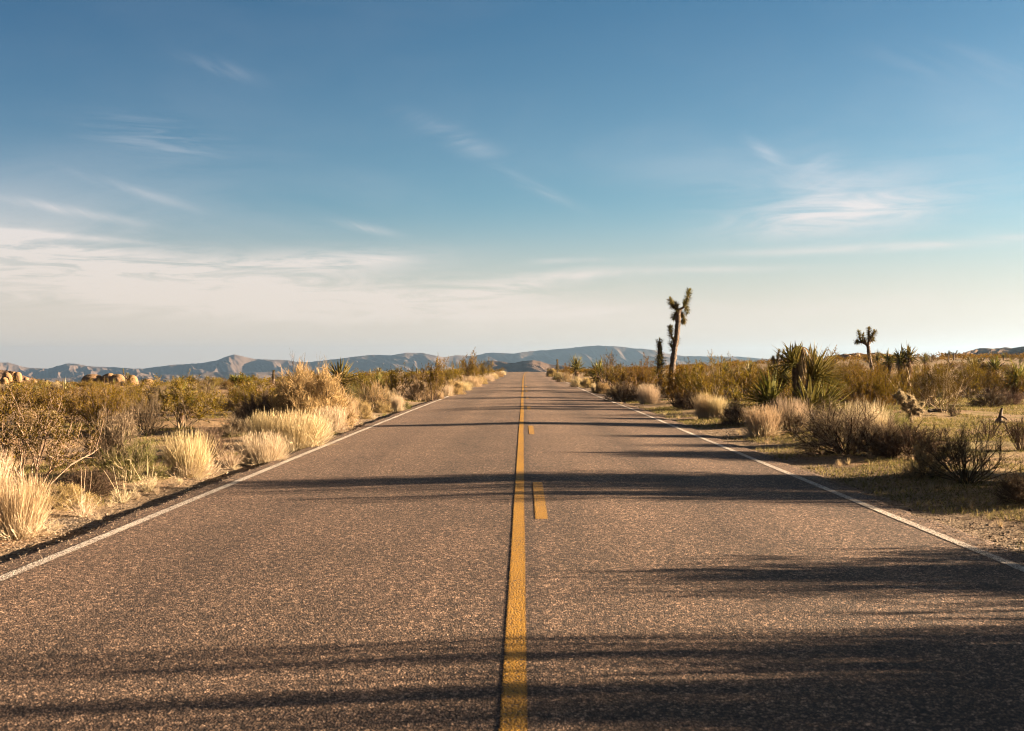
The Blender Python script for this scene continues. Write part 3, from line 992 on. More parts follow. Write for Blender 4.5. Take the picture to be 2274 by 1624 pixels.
def rosette(mb, r, c, axis, n, L, W, th=(5, 100), jit=0.06, mat=0, bend=0.05, fold=0.22):
    d = rot_to(sphere_dirs(r, n, *th), axis)
    base = np.asarray(c) + d * 0.03 + r.normal(size=(n, 3)) * jit
    blades(mb, base, d, r.uniform(0.72, 1.05, n) * L, r.uniform(0.8, 1.15, n) * W, r.uniform(0, bend * 2, n), mat, r, fold)


def skirt(mb, r, P, n, L, W, mat=0, out=0.32):
    """dead leaves hanging along a trunk line P (K,3)"""
    c, a = on(r, P[None], n)
    az = r.uniform(0, 2 * pi, n)
    d = nrm(np.stack([np.cos(az) * out, np.sin(az) * out, -np.ones(n)], 1) + r.normal(size=(n, 3)) * 0.5 * out)
    base = c + np.stack([np.cos(az), np.sin(az), 0 * az], 1) * 0.06
    blades(mb, base, d, r.uniform(0.5, 1.0, n) * L, r.uniform(0.6, 1.2, n) * W, r.uniform(-0.05, 0.15, n), mat, r, 0.1)


def yucca(seed, heads=1, trunk=0.5, n=115, L=0.66, W=0.052, spread=0.3):
    r = rg(seed)
    t = MB(); dl = MB(); lf = MB()
    for k in range(heads):
        off = r.normal(size=2) * spread if heads > 1 else r.normal(size=2) * 0.03
        h = trunk * r.uniform(0.7, 1.1)
        P = np.array([[off[0] * 0.3, off[1] * 0.3, -0.05], [off[0] * 0.7, off[1] * 0.7, h * 0.5], [off[0], off[1], h]])
        tubes(t, P[None], np.array([[0.085, 0.075, 0.065]]), 8, 0, True)
        if trunk > 0.15:
            skirt(dl, r, P, int(70 * trunk / 0.5), 0.42, 0.03)
        rosette(dl, r, P[-1], (off[0], off[1], 1.0), 22, L * 0.7, W * 0.8, (105, 150))
        rosette(lf, r, P[-1] + np.array([0, 0, 0.03]), (off[0] * 0.8, off[1] * 0.8, 1.0), n, L, W, (4, 108))
    out = [('trunk', t, M['bark'])]
    if dl.n: out.append(('dead_leaves', dl, M['dead']))
    return out + [('leaves', lf, M['yleaf'])]


def jspikes(mb, r, P, n, L, W, rad=0.05, up=0.5, mat=0):
    """short stiff leaves all round a limb P (K,3)"""
    c, a = on(r, P[None], n)
    d = nrm(r.normal(size=(n, 3)))
    d = nrm(d - a * (d * a).sum(1, keepdims=True))
    d2 = nrm(d + a * r.uniform(up - 0.45, up + 0.5, n)[:, None])
    blades(mb, c + d * rad, d2, r.uniform(0.75, 1.1, n) * L, r.uniform(0.8, 1.2, n) * W, r.uniform(0, 0.06, n), mat, r, 0.2, 3 + 1)
    # the crowded end
    ne = max(12, n // 6)
    rosette(mb, r, P[-1], P[-1] - P[-2], ne, L, W, (0, 75), 0.02, mat)


def small_joshua(seed, nb=5, L=0.16):
    r = rg(seed)
    t = MB(); lf = MB()
    trunk = np.array([[0, 0, -0.1], [0.03, 0.01, 0.45], [0.0, 0.03, 0.9], [0.05, 0, 1.25]])
    tubes(t, trunk[None], np.array([[0.10, 0.085, 0.08, 0.07]]), 8, 0, True)
    for k in range(nb):
        a = 2 * pi * k / nb + r.uniform(-0.4, 0.4)
        s = r.uniform(0.25, 0.5)
        p0 = trunk[2] * (1 - k / nb) + trunk[3] * (k / nb)
        p1 = p0 + np.array([cos(a) * s * .7, sin(a) * s * .7, 0.12]); p2 = p0 + np.array([cos(a) * s, sin(a) * s, r.uniform(.3, .7)])
        P = np.array([p0, p1, p2])
        tubes(t, P[None], np.array([[0.06, 0.055, 0.05]]), 6, 0, True)
        jspikes(lf, r, P[1:], 150, L, 0.022)
    return [('trunk', t, M['bark']), ('leaves', lf, M['jleaf'])]


def column_joshua(seed, L=0.15):
    r = rg(seed)
    t = MB(); lf = MB()
    P = np.array([[0, 0, -0.05], [0.02, 0, 0.5], [-0.01, 0.02, 1.0], [0, 0, 1.45]])
    tubes(t, P[None], np.array([[0.07, 0.065, 0.06, 0.04]]), 7, 0, True)
    jspikes(lf, r, P[1:3], 260, L, 0.022, 0.05, 0.5); jspikes(lf, r, P[2:], 170, L * 0.72, 0.02, 0.03, 0.9)
    return [('trunk', t, M['bark']), ('leaves', lf, M['jleaf'])]


kind('creosote_bush', [creosote(101), creosote(102, 13, 8600, (10, 72)), creosote(103, 18, 12000, (5, 60)), creosote(104, 12, 6500, (12, 70), 0.1), creosote(105, 15, 9800, (6, 55))])
kind('open_bush', [creosote(121, 15, 13000, (10, 72), 0.05, 'leafd', (0.014, 0.028), 'branch'), creosote(122, 34, 15000, (5, 68), 0.0, 'dull', (0.010, 0.020), 'dark')])
kind('grey_green_shrub', [mound(131, 'leafg', 'twig', 4200, 1, 'leafg', 0.35), mound(132, 'gold', 'twig', 3600, 1, 'leafg', 0.3)])
kind('straw_clump', [grass_clump(141), grass_clump(142, 1200, (0, 40), 'straw', 0.28, 'pale', 0.05), grass_clump(143, 1400, (0, 26), 'pale', 0.3), grass_clump(144, 1700, (0, 46), 'pale', 0.42, 'pale')])
def tussock(seed):
    r = rg(seed)
    st = sprout(r, 70, 0.10, 0, 62, 0.35, 1.0, 4, 0.12, 0.0, 0.9)
    a = MB(); ribbons(a, st, np.linspace(0.030, 0.008, 4)[None] * r.uniform(0.6, 1.3, (70, 1)), 0, r)
    return [('stalks', a, M['straw'])]


kind('grass_tussock', [tussock(146), tussock(147), tussock(148)])
kind('golden_shrub', [mound(151, 'gold', 'twig', 15000), mound(152, 'gold', 'twig', 7600), mound(153, 'straw', 'twig', 7000, 1, None, 0.4)])
kind('dusky_shrub', [mound(161, 'purple', 'dark', 6800), mound(162, 'dark', 'dark', 6000), mound(163, 'purple', 'dark', 5600, 1, None, 0.35)])
kind('bare_bush', [bare_bush(171), bare_bush(172, 'dark', 16, 700, (5, 70)), bare_bush(173, 'twig', 18, 800, (3, 45)), bare_bush(174, 'twig', 4, 50, (3, 30))])
kind('dead_bush', [dead_branches(181), dead_branches(182)])
kind('dry_weed', [weed(191), weed(192, 18, (20, 75)), weed(193, 34, (10, 60))])
kind('yucca', [yucca(201, 1, 0.25), yucca(202, 1, 0.6), yucca(203, 2, 0.5, 80), yucca(204, 3, 0.75, 70, 0.5), yucca(205, 1, 0.08, 60, 0.6), yucca(206, 1, 0.9, 70, 0.5, 0.07)])
kind('joshua_tree', [small_joshua(211), small_joshua(212, 4), small_joshua(213, 3)])
kind('young_joshua_tree', [column_joshua(221), column_joshua(222)])

PLACED = []


def put(kn, var, x, yb, yt, wpx, label, cat, group=None, rot=None, d=None, detail=True, wmul=1.0):
    """stand a plant where the photograph shows its foot (x, yb), its top (yt) and its width"""
    if d is None:
        X, d = ground_hit(x, yb)
    else:
        X = (x - VX) / F * d
    zt = CAM_H + (VY - yt) / F * d
    h = max(0.12, zt - float(terrain(X, d)))
    w = wpx * d / F * wmul
    PLACED.append((X, d, w))
    if rot is None: rot = (x * 12.9898 + yb * 78.233) % 6.283
    return spawn(kn, var, X, d, w, h, rot, label, cat, group, detail)


# ------------------------------------------------------------------ plants one can point to, left of the road
G_ST = 'straw coloured clumps along the left road edge'
put('straw_clump', 0, 30, 1195, 1060, 150, 'big pale straw clump nearest the camera, cut by the left picture edge', 'grass clump')
put('straw_clump', 2, -50, 1150, 1010, 150, 'tall straw clump half outside the picture at far left, behind the nearest clump', 'grass clump')
put('open_bush', 0, 62, 1085, 868, 290, 'large open olive shrub with bare forked grey stems behind the nearest straw clump', 'shrub')
put('creosote_bush', 1, -110, 1060, 850, 260, 'olive shrub cut by the left picture edge beside the open forked one', 'shrub')
put('dusky_shrub', 0, 245, 1030, 917, 135, 'greyish dry shrub standing over a darker green one, left verge', 'shrub')
put('grey_green_shrub', 0, 285, 1068, 975, 150, 'dark green low shrub in front of the greyish dry shrub', 'shrub')
put('dusky_shrub', 1, 190, 1105, 1040, 150, 'dark low shrub in shade behind the brown mat', 'shrub')
put('golden_shrub', 1, 145, 1128, 1078, 130, 'low brown mat of dry twigs beside the nearest straw clump', 'shrub')
put('straw_clump', 1, 415, 1060, 962, 125, 'upright yellow straw clump alone by the road, left of the long straw bank', 'grass clump')
put('dry_weed', 0, 182, 1150, 1078, 80, 'bleached twiggy weed with a tall stalk at the gravel edge, left of the smaller one', 'weed')
put('dry_weed', 1, 268, 1118, 1058, 68, 'bleached spreading weed with two upcurved stalks, between two others', 'weed')
put('dry_weed', 2, 328, 1094, 1048, 56, 'small bleached weed closest to the upright yellow straw clump', 'weed')
put('dry_weed', 1, 292, 1090, 1062, 30, 'tiny pale weed squeezed between two bleached weeds', 'weed')
put('dry_weed', 2, 460, 1056, 1003, 60, 'pale weed at the foot of the upright yellow straw clump', 'weed')
put('dusky_shrub', 0, 465, 1018, 948, 95, 'purplish dry shrub just behind the upright yellow straw clump', 'shrub')
put('dry_weed', 0, 510, 1040, 972, 66, 'thin weed with long stalks between the yellow clump and the straw bank', 'weed')
put('straw_clump', 3, 580, 1032, 962, 120, 'whitish low straw clump at the near end of the long straw bank', 'grass clump')
put('straw_clump', 0, 655, 1000, 914, 150, 'tallest straw clump of the long bank, in front of the big round shrub', 'grass clump')
put('straw_clump', 1, 585, 1000, 918, 90, 'sparse grey straw clump on the left side of the long straw bank', 'grass clump')
put('straw_clump', 3, 690, 985, 925, 100, 'low straw clump filling the road side of the long straw bank', 'grass clump')
put('straw_clump', 2, 735, 962, 905, 85, 'straw clump at the far end of the long bank, below the round shrub', 'grass clump')
put('golden_shrub', 0, 684, 950, 820, 192, 'big dense rounded golden shrub, the largest left of the road', 'shrub')
put('straw_clump', 1, 765, 945, 880, 70, 'golden straw clump against the road side of the big round shrub', 'grass clump')
put('dusky_shrub', 0, 575, 950, 868, 120, 'dusky shrub in shade on the left flank of the big round shrub', 'shrub')
put('dusky_shrub', 2, 520, 968, 925, 80, 'small dusky shrub left of the shaded flank shrub', 'shrub')
put('bare_bush', 3, 660, 890, 780, 60, 'leafless pale twigs rising behind the big round shrub', 'shrub')
put('bare_bush', 3, 716, 890, 785, 40, 'leafless stems between the big round shrub and the spiky yucca', 'shrub')
put('yucca', 1, 757, 898, 800, 112, 'spiky yucca with a shaggy dead skirt beside the big round shrub', 'yucca')
put('grey_green_shrub', 1, 825, 912, 848, 95, 'fresh green feathery shrub right of the spiky yucca', 'shrub')
put('grey_green_shrub', 0, 790, 905, 855, 70, 'dark green shrub at the foot of the spiky yucca', 'shrub')
put('golden_shrub', 1, 800, 930, 888, 60, 'brown low shrub below the fresh green feathery one', 'shrub')
put('golden_shrub', 2, 868, 908, 868, 60, 'pale brown bush by the road beyond the fresh green shrub', 'shrub')
put('golden_shrub', 1, 848, 918, 893, 48, 'small squat dry bush on the verge in front of two straw plumes', 'shrub')
put('straw_clump', 2, 882, 916, 880, 34, 'bright narrow straw plume leaning beside the squat dry bush', 'grass clump')
put('grey_green_shrub', 0, 897, 914, 892, 34, 'little green tussock touching the asphalt edge', 'shrub')
put('golden_shrub', 2, 930, 892, 845, 72, 'golden bush with bright top in front of the tall leafy creosote', 'shrub')
put('creosote_bush', 2, 962, 893, 798, 84, 'tall leafy creosote standing highest over the golden verge', 'shrub')
put('creosote_bush', 0, 885, 888, 815, 88, 'broad olive creosote left of the tall leafy one', 'shrub')
put('creosote_bush', 1, 1010, 868, 805, 60, 'dry twiggy creosote right of the tall leafy one', 'shrub')
put('creosote_bush', 4, 1048, 858, 782, 62, 'creosote with long bare upper twigs near the road crest', 'shrub')
put('creosote_bush', 0, 1078, 848, 800, 48, 'last sizeable creosote before the crest, left verge', 'shrub')
for i, (x, yb, yt, w) in enumerate([(955, 885, 862, 30), (975, 890, 868, 26), (990, 884, 856, 40), (1005, 880, 846, 54), (1028, 873, 848, 44), (1050, 866, 836, 46),
                                    (1066, 860, 838, 36), (1082, 853, 833, 34), (1095, 847, 829, 28), (1106, 842, 826, 24), (1116, 837, 824, 18)]):
    put('straw_clump' if i % 3 else 'golden_shrub', i, x, yb, yt, w,
        ['rounded golden tuft in the verge row running to the crest, left side', 'straw clump in the verge row running to the crest, left side'][1 if i % 3 else 0],
        'shrub' if i % 3 == 0 else 'grass clump', ['golden tufts in the left verge row', 'straw clumps in the left verge row'][1 if i % 3 else 0])
put('creosote_bush', 2, 400, 952, 838, 190, 'large olive creosote with pale branches in the open middle of the left scrub', 'shrub')
put('creosote_bush', 0, 300, 912, 843, 150, 'olive creosote behind the large one, left scrub', 'shrub')
put('golden_shrub', 1, 262, 898, 868, 46, 'small pale tuft alone on sand, left scrub', 'shrub')
put('dusky_shrub', 2, 330, 915, 872, 70, 'grey dry shrub between two creosotes, left scrub', 'shrub')
put('bare_bush', 2, 460, 885, 838, 80, 'leafless grey bush at the right shoulder of the large creosote', 'shrub')
put('yucca', 4, 470, 878, 850, 40, 'small bright yucca standing on sand right of the large creosote', 'yucca')
put('yucca', 4, 492, 893, 872, 26, 'tiny yucca above a dusky tuft on the sandy clearing', 'yucca')
put('yucca', 0, 522, 890, 852, 44, 'yellow-green yucca with a curled dead leaf on the sandy clearing', 'yucca')
put('dusky_shrub', 0, 494, 903, 890, 22, 'dusky tuft below the tiny yucca', 'shrub')
put('straw_clump', 3, 532, 902, 882, 32, 'pale tuft beside the yellow-green yucca', 'grass clump')
put('dusky_shrub', 2, 485, 898, 878, 26, 'small brownish tuft left of the dusky one on the clearing', 'shrub')
put('yucca', 3, 535, 868, 832, 58, 'cluster of tall-trunked yuccas at the far edge of the sandy clearing', 'yucca')
put('yucca', 0, 560, 872, 850, 40, 'low yucca right of the tall-trunked cluster', 'yucca')
put('young_joshua_tree', 0, 606, 856, 822, 16, 'short single-headed tree on the far left scrub line, near the round shrub', 'tree', d=100)
put('joshua_tree', 2, 275, 858, 819, 18, 'small two-headed tree standing between the far boulders', 'tree', d=140)
put('yucca', 1, 34, 885, 850, 70, 'dark-skirted yucca near the left picture edge below the rocky hill', 'yucca')
put('yucca', 2, 420, 862, 833, 40, 'yucca behind the large creosote, on the far scrub line', 'yucca', d=95)
put('yucca', 0, 395, 862, 835, 36, 'yucca left of the one on the far scrub line behind the large creosote', 'yucca', d=85)
put('young_joshua_tree', 1, 843, 838, 817, 10, 'single stump-like stem peeping over the scrub beyond the yucca', 'tree', d=95)
put('young_joshua_tree', 0, 925, 838, 817, 9, 'dark stub above the scrub near the tall leafy creosote', 'tree', d=110)

# ------------------------------------------------------------------ plants one can point to, right of the road
put('open_bush', 1, 2140, 1072, 942, 215, 'large dark open shrub with spreading black stems, nearest on the right verge', 'shrub')
put('golden_shrub', 1, 2045, 1060, 990, 100, 'orange-tinted dry tuft against the left side of the large dark open shrub', 'shrub')
put('dusky_shrub', 1, 2275, 1118, 1048, 150, 'near black rounded shrub cut by the right picture edge', 'shrub')
put('dusky_shrub', 1, 2020, 1016, 942, 180, 'dark dusky mound behind the orange-tinted tuft', 'shrub')
put('dusky_shrub', 0, 1878, 1006, 898, 235, 'broad grey-brown mound with silvery top, right verge', 'shrub')
put('straw_clump', 3, 1915, 985, 895, 110, 'silvery straw stems topping the right flank of the broad mound', 'grass clump')
put('dusky_shrub', 0, 1950, 1010, 928, 130, 'dusky shrub wedged between the broad mound and the dark dusky mound', 'shrub')
put('golden_shrub', 0, 1945, 988, 935, 70, 'glowing orange tuft at the right foot of the broad mound', 'shrub')
put('grey_green_shrub', 0, 1980, 975, 903, 82, 'olive green feathery shrub between the broad mound and the cactus', 'shrub')
put('straw_clump', 0, 1692, 970, 902, 92, 'upright golden straw clump below the large yucca cluster', 'grass clump')
put('dusky_shrub', 2, 1758, 962, 905, 105, 'greyish twiggy shrub right of the golden straw clump', 'shrub')
put('straw_clump', 3, 1750, 945, 885, 90, 'grey straw stems at the foot of the large yucca cluster', 'grass clump')
put('dusky_shrub', 0, 1632, 945, 893, 78, 'dusky shaded shrub left of the golden straw clump', 'shrub')
put('straw_clump', 1, 1562, 930, 874, 48, 'narrow straw clump with tall top, two clumps left of the golden one', 'grass clump')
put('straw_clump', 0, 1592, 930, 882, 50, 'straw clump in a row between the narrow one and the dusky shaded shrub', 'grass clump')
put('dry_weed', 1, 1625, 975, 950, 34, 'pair of bent pale stalks on the grass before the golden straw clump', 'weed')
put('straw_clump', 3, 1440, 896, 854, 54, 'pale fan-shaped clump alone on the right verge', 'grass clump')
put('creosote_bush', 1, 1578, 905, 792, 190, 'wide golden-olive creosote with tangled pale branches left of the large yucca', 'shrub')
put('creosote_bush', 2, 1500, 903, 815, 130, 'dense olive creosote below the tall forked tree', 'shrub')
put('dusky_shrub', 1, 1530, 908, 868, 90, 'dark shaded low shrub under the dense olive creosote', 'shrub')
put('dusky_shrub', 1, 1385, 893, 850, 90, 'dark shrub behind the pale fan-shaped clump', 'shrub')
put('creosote_bush', 4, 1412, 884, 795, 110, 'olive creosote with pale forks behind the pale fan-shaped clump', 'shrub')
put('creosote_bush', 3, 1355, 872, 788, 84, 'greyish creosote with bare reddish tips against the mountains', 'shrub')
put('bare_bush', 2, 1350, 868, 780, 66, 'leafless whitish branches rising against the blue mountains', 'shrub')
put('yucca', 2, 1332, 862, 800, 66, 'dark rounded yucca head behind the roadside tufts', 'yucca')
put('yucca', 1, 1281, 853, 788, 48, 'round-headed trunked yucca nearest the road on the right', 'yucca')
put('yucca', 0, 1366, 868, 808, 56, 'sunlit yucca between the dark rounded one and the pale forks', 'yucca')
put('young_joshua_tree', 0, 1237, 838, 798, 12, 'small single stem tree near the crest, right verge', 'tree', d=130)
put('golden_shrub', 0, 1337, 874, 851, 46, 'bright pinkish tuft on the right verge, front of the row', 'shrub')
put('straw_clump', 2, 1318, 873, 852, 14, 'thin upright straw plume left of the bright pinkish tuft', 'grass clump')
put('golden_shrub', 2, 1360, 878, 858, 34, 'grey low tuft right of the bright pinkish one', 'shrub')
put('golden_shrub', 2, 1281, 861, 838, 34, 'whitish round tuft on the right verge behind the pinkish one', 'shrub')
put('golden_shrub', 0, 1304, 862, 840, 36, 'ochre tuft right of the whitish round one', 'shrub')
put('grey_green_shrub', 1, 1252, 852, 827, 44, 'mossy green round shrub at the road edge, right side', 'shrub')
put('grey_green_shrub', 0, 1240, 848, 828, 30, 'darker green round shrub touching the mossy one', 'shrub')
put('golden_shrub', 0, 1226, 840, 820, 32, 'golden tuft farthest along the right road edge', 'shrub')
put('creosote_bush', 0, 1258, 843, 806, 34, 'olive creosote behind the mossy green shrub', 'shrub')
put('young_joshua_tree', 1, 1463, 868, 752, 36, 'slender spiky single-stemmed tree left of the tall forked one', 'tree', d=50)
put('yucca', 1, 1609, 862, 797, 48, 'trunked yucca left of two above the wide golden-olive creosote', 'yucca', d=62)
put('yucca', 1, 1662, 868, 800, 46, 'trunked yucca right of two above the wide golden-olive creosote', 'yucca', d=52)
put('creosote_bush', 4, 1650, 890, 812, 120, 'olive creosote between the trunked yuccas and the large cluster', 'shrub')
put('creosote_bush', 0, 1910, 905, 800, 150, 'olive creosote right of the large yucca cluster', 'shrub')
put('creosote_bush', 3, 1965, 915, 822, 130, 'olive creosote with pale stems above the cactus', 'shrub')
put('open_bush', 0, 2092, 916, 805, 150, 'broad dark creosote with forked twisted trunk behind the cactus', 'shrub')
put('bare_bush', 1, 2055, 905, 858, 60, 'bare dark bush left of the forked twisted trunk', 'shrub')
put('dead_bush', 0, 2012, 900, 822, 110, 'tangle of whitish dead branches over the cactus', 'dead shrub')
put('dusky_shrub', 1, 2190, 904, 868, 90, 'low dark rounded shrub alone on pale ground, right', 'shrub')
put('bare_bush', 0, 2110, 925, 900, 44, 'small bare tuft on pale ground below the forked trunk', 'shrub')
put('bare_bush', 0, 2260, 1000, 925, 100, 'bare black-stemmed bush at the right picture edge', 'shrub')
put('bare_bush', 1, 2190, 975, 925, 90, 'sparse dusky bush behind the large dark open shrub', 'shrub')
put('dusky_shrub', 2, 2235, 900, 870, 70, 'greyish twiggy shrub at the right edge beyond the low dark one', 'shrub')
put('yucca', 5, 1972, 862, 783, 46, 'dark bushy yucca, shortest of the group of three right of the raised-arm tree', 'yucca', d=60)
put('yucca', 5, 1994, 862, 775, 40, 'shaggy trunked yucca in the middle of the group of three', 'yucca', d=58)
put('yucca', 5, 2012, 862, 768, 44, 'tall trunked yucca with star head, highest of the group of three', 'yucca', d=58)
put('yucca', 1, 2159, 852, 792, 62, 'sunlit yucca on the right scrub line before the dark hill', 'yucca', d=65)
put('yucca', 5, 2203, 868, 797, 52, 'yucca with a thick dark trunk near the right edge', 'yucca', d=55)
put('yucca', 2, 2258, 876, 802, 80, 'big bushy yucca cut by the right picture edge', 'yucca', d=48)
put('yucca', 1, 1944, 808, 777, 26, 'distant yucca breaking the skyline by the rocky rise', 'yucca', d=120)
put('yucca', 1, 2050, 815, 783, 26, 'distant yucca breaking the skyline right of the dark group', 'yucca', d=120)
put('joshua_tree', 1, 2101, 812, 779, 18, 'distant small forked tree on the right skyline', 'tree', d=150)
put('joshua_tree', 0, 1723, 822, 775, 34, 'small forked tree with curled arms left of the large yucca cluster', 'tree', d=105)
put('joshua_tree', 1, 1798, 822, 770, 30, 'small forked tree peeping out behind the large yucca cluster', 'tree', d=105)
put('creosote_bush', 3, 1850, 880, 778, 110, 'creosote with tall bare tips behind the large yucca cluster', 'shrub')

for x, yb, yt, w, lab in [(1925, 915, 830, 130, 'olive creosote standing behind the broad grey-brown mound'), (2062, 888, 812, 110, 'olive creosote left behind the forked twisted trunk'),
                          (2145, 884, 808, 125, 'golden-olive creosote just right of the forked twisted trunk'), (2192, 874, 806, 110, 'olive creosote behind the low dark rounded shrub'),
                          (2238, 884, 812, 120, 'olive creosote cut close to the right edge, below the bushy yucca'), (1938, 884, 812, 100, 'olive creosote under the branching raised-arm tree'), (1705, 890, 815, 110, 'olive creosote tucked left of the large yucca cluster'), (1540, 895, 805, 120, 'golden-olive creosote just right of the tall forked tree')]:
    put('creosote_bush', int(x) % 5, x, yb, yt, w, lab, 'shrub')

# shrubs right of the camera, outside the picture, whose shadows cross the near road
for i, (X, Yy, w, h, kn, v) in enumerate([(7.6, 8.2, 2.2, 1.30, 'creosote_bush', 2), (9.4, 8.5, 2.0, 1.45, 'creosote_bush', 0), (5.6, 6.3, 1.2, 0.60, 'dusky_shrub', 0), (7.4, 6.9, 1.7, 1.0, 'creosote_bush', 3), (6.6, 5.5, 1.9, 1.25, 'creosote_bush', 1),
                                          (9.0, 6.0, 2.2, 1.55, 'creosote_bush', 2), (6.2, 4.3, 1.6, 1.1, 'creosote_bush', 0), (8.4, 4.9, 2.4, 1.75, 'creosote_bush', 4), (10.5, 4.4, 2.3, 1.8, 'creosote_bush', 3), (5.4, 3.4, 1.5, 0.8, 'dusky_shrub', 1), (7.2, 3.2, 2.2, 1.5, 'creosote_bush', 2),
                                          (8.7, 14.4, 2.3, 2.5, 'creosote_bush', 2), (10.0, 14.0, 2.4, 2.75, 'grey_green_shrub', 0), (9.8, 12.9, 2.4, 2.3, 'creosote_bush', 0), (9.0, 6.35, 0.9, 2.4, 'grey_green_shrub', 1), (9.6, 5.72, 0.9, 2.5, 'creosote_bush', 2), (9.6, 4.8, 2.4, 1.7, 'grey_green_shrub', 0), (8.0, 12.3, 1.6, 1.25, 'grey_green_shrub', 0), (8.2, 7.7, 1.6, 1.35, 'grey_green_shrub', 0), (6.9, 4.9, 1.7, 1.35, 'grey_green_shrub', 0),
                                          (9.6, 5.4, 2.0, 1.6, 'grey_green_shrub', 1), (6.4, 3.8, 1.5, 1.2, 'grey_green_shrub', 0), (9.2, 3.9, 2.4, 1.75, 'creosote_bush', 2), (8.3, 4.3, 1.8, 1.6, 'grey_green_shrub', 0), (5.9, 5.2, 1.2, 0.8, 'grey_green_shrub', 1),
                                          (6.8, 4.4, 1.8, 1.35, 'grey_green_shrub', 0), (7.5, 3.7, 1.8, 1.5, 'grey_green_shrub', 1), (7.0, 3.0, 1.8, 1.35, 'grey_green_shrub', 0), (7.9, 5.05, 1.5, 1.45, 'grey_green_shrub', 0), (6.4, 2.6, 1.5, 1.2, 'grey_green_shrub', 1)]):
    PLACED.append((X, Yy, w))
    spawn(kn, v, X, Yy, w, h, i * 1.3, 'shrub on the right verge beside the camera, shading the near asphalt', 'shrub', 'verge shrubs beside the camera')

# ------------------------------------------------------------------ single trees, cactus, rocks
def pix(dist, pts, y0=None):
    """points of a plant measured on the photograph, stood in space at its distance; a third value moves a point in depth"""
    out = []
    for p in pts:
        dd = dist + (p[2] if len(p) > 2 else 0)
        out.append(((p[0] - VX) / F * dd, dd, CAM_H + (VY - p[1]) / F * dd))
    return np.array(out)


def dense(P, R, step=0.08, rough=0.12, seed=0):
    r = rg(seed)
    seg = np.linalg.norm(np.diff(P, axis=0), axis=1); L = np.concatenate([[0], np.cumsum(seg)])
    s = np.arange(0, L[-1], step)
    Q = np.stack([np.interp(s, L, P[:, k]) for k in range(3)], 1)
    # round the corners off
    for _ in range(3):
        Q[1:-1] = (Q[:-2] + Q[1:-1] * 2 + Q[2:]) / 4
    rr = np.interp(s, L, R) * (1 + rough * r.normal(size=len(s)))
    return Q, rr


def limb(mb, P, R, n=10, seed=0):
    Q, rr = dense(P, np.array(R), 0.07, 0.10, seed)
    tubes(mb, Q[None], rr[None], n, 0, True)
    return Q


def root_empty(name, x, y, z, label, cat, group=None):
    o = bpy.data.objects.new(name, None); o.empty_display_size = 0.3
    COL.objects.link(o); o.location = (x, y, z)
    return tag(o, label, cat, group)


def part(name, mb, mat, parent, base):
    mb.V = [v - np.asarray(base) for v in mb.V]
    return link(name, mb.mesh(name, mat), parent)


def joshua(dist, trunk, tr_r, limbs, spikes, label, L, W, seed):
    """limbs: (points, radii); spikes: list of (points, leaf count) per limb"""
    r = rg(seed)
    T_ = pix(dist, trunk)
    T_[0, 2] = terrain(T_[0, 0], T_[0, 1]) - 0.1
    base = np.array([T_[0, 0], T_[0, 1], T_[0, 2] + 0.1])
    root = root_empty('joshua_tree', *base, label, 'tree')
    b = MB(); limb(b, T_, tr_r, 12, seed)
    # shaggy old leaf bases on the bark
    part('trunk', b, M['bark'], root, base)
    bs = MB(); Q, _ = dense(T_, np.array(tr_r), 0.05, 0)
    c, a = on(r, Q[None], 500)
    d = nrm(r.normal(size=(500, 3)) * np.array([1, 1, 0.2])); d = nrm(d + np.array([0, 0, -0.9]))
    blades(bs, c + nrm(d * np.array([1, 1, 0])) * np.mean(tr_r) * 0.85, d, r.uniform(0.04, 0.10, 500), r.uniform(0.02, 0.035, 500), r.uniform(0, .1, 500), 0, r, 0.1)
    part('bark_flakes', bs, M['dead'], root, base)
    for k, ((pts, rr), sp) in enumerate(zip(limbs, spikes)):
        P = pix(dist, pts)
        bm_ = MB(); Qk = limb(bm_, P, rr, 9, seed + k)
        br = part('branch', bm_, M['bark'], root, base)
        for (i0, i1, n) in sp:
            lo, hi = int(i0 * (len(Qk) - 1)), max(int(i0 * (len(Qk) - 1)) + 2, int(i1 * (len(Qk) - 1)) + 1)
            lf = MB(); jspikes(lf, r, Qk[lo:hi], int(n * 0.55), L, W, np.mean(rr) * 0.8)
            part('leaf_cluster', lf, M['jleaf'], br, base)
    return root


def q4(x, y, z=0): return (1125 + x * 0.2187, 621.7 + y * 0.2187, z)


def q6(x, y, z=0): return (1859 + x * 0.2552, 710.5 + y * 0.2552, z)


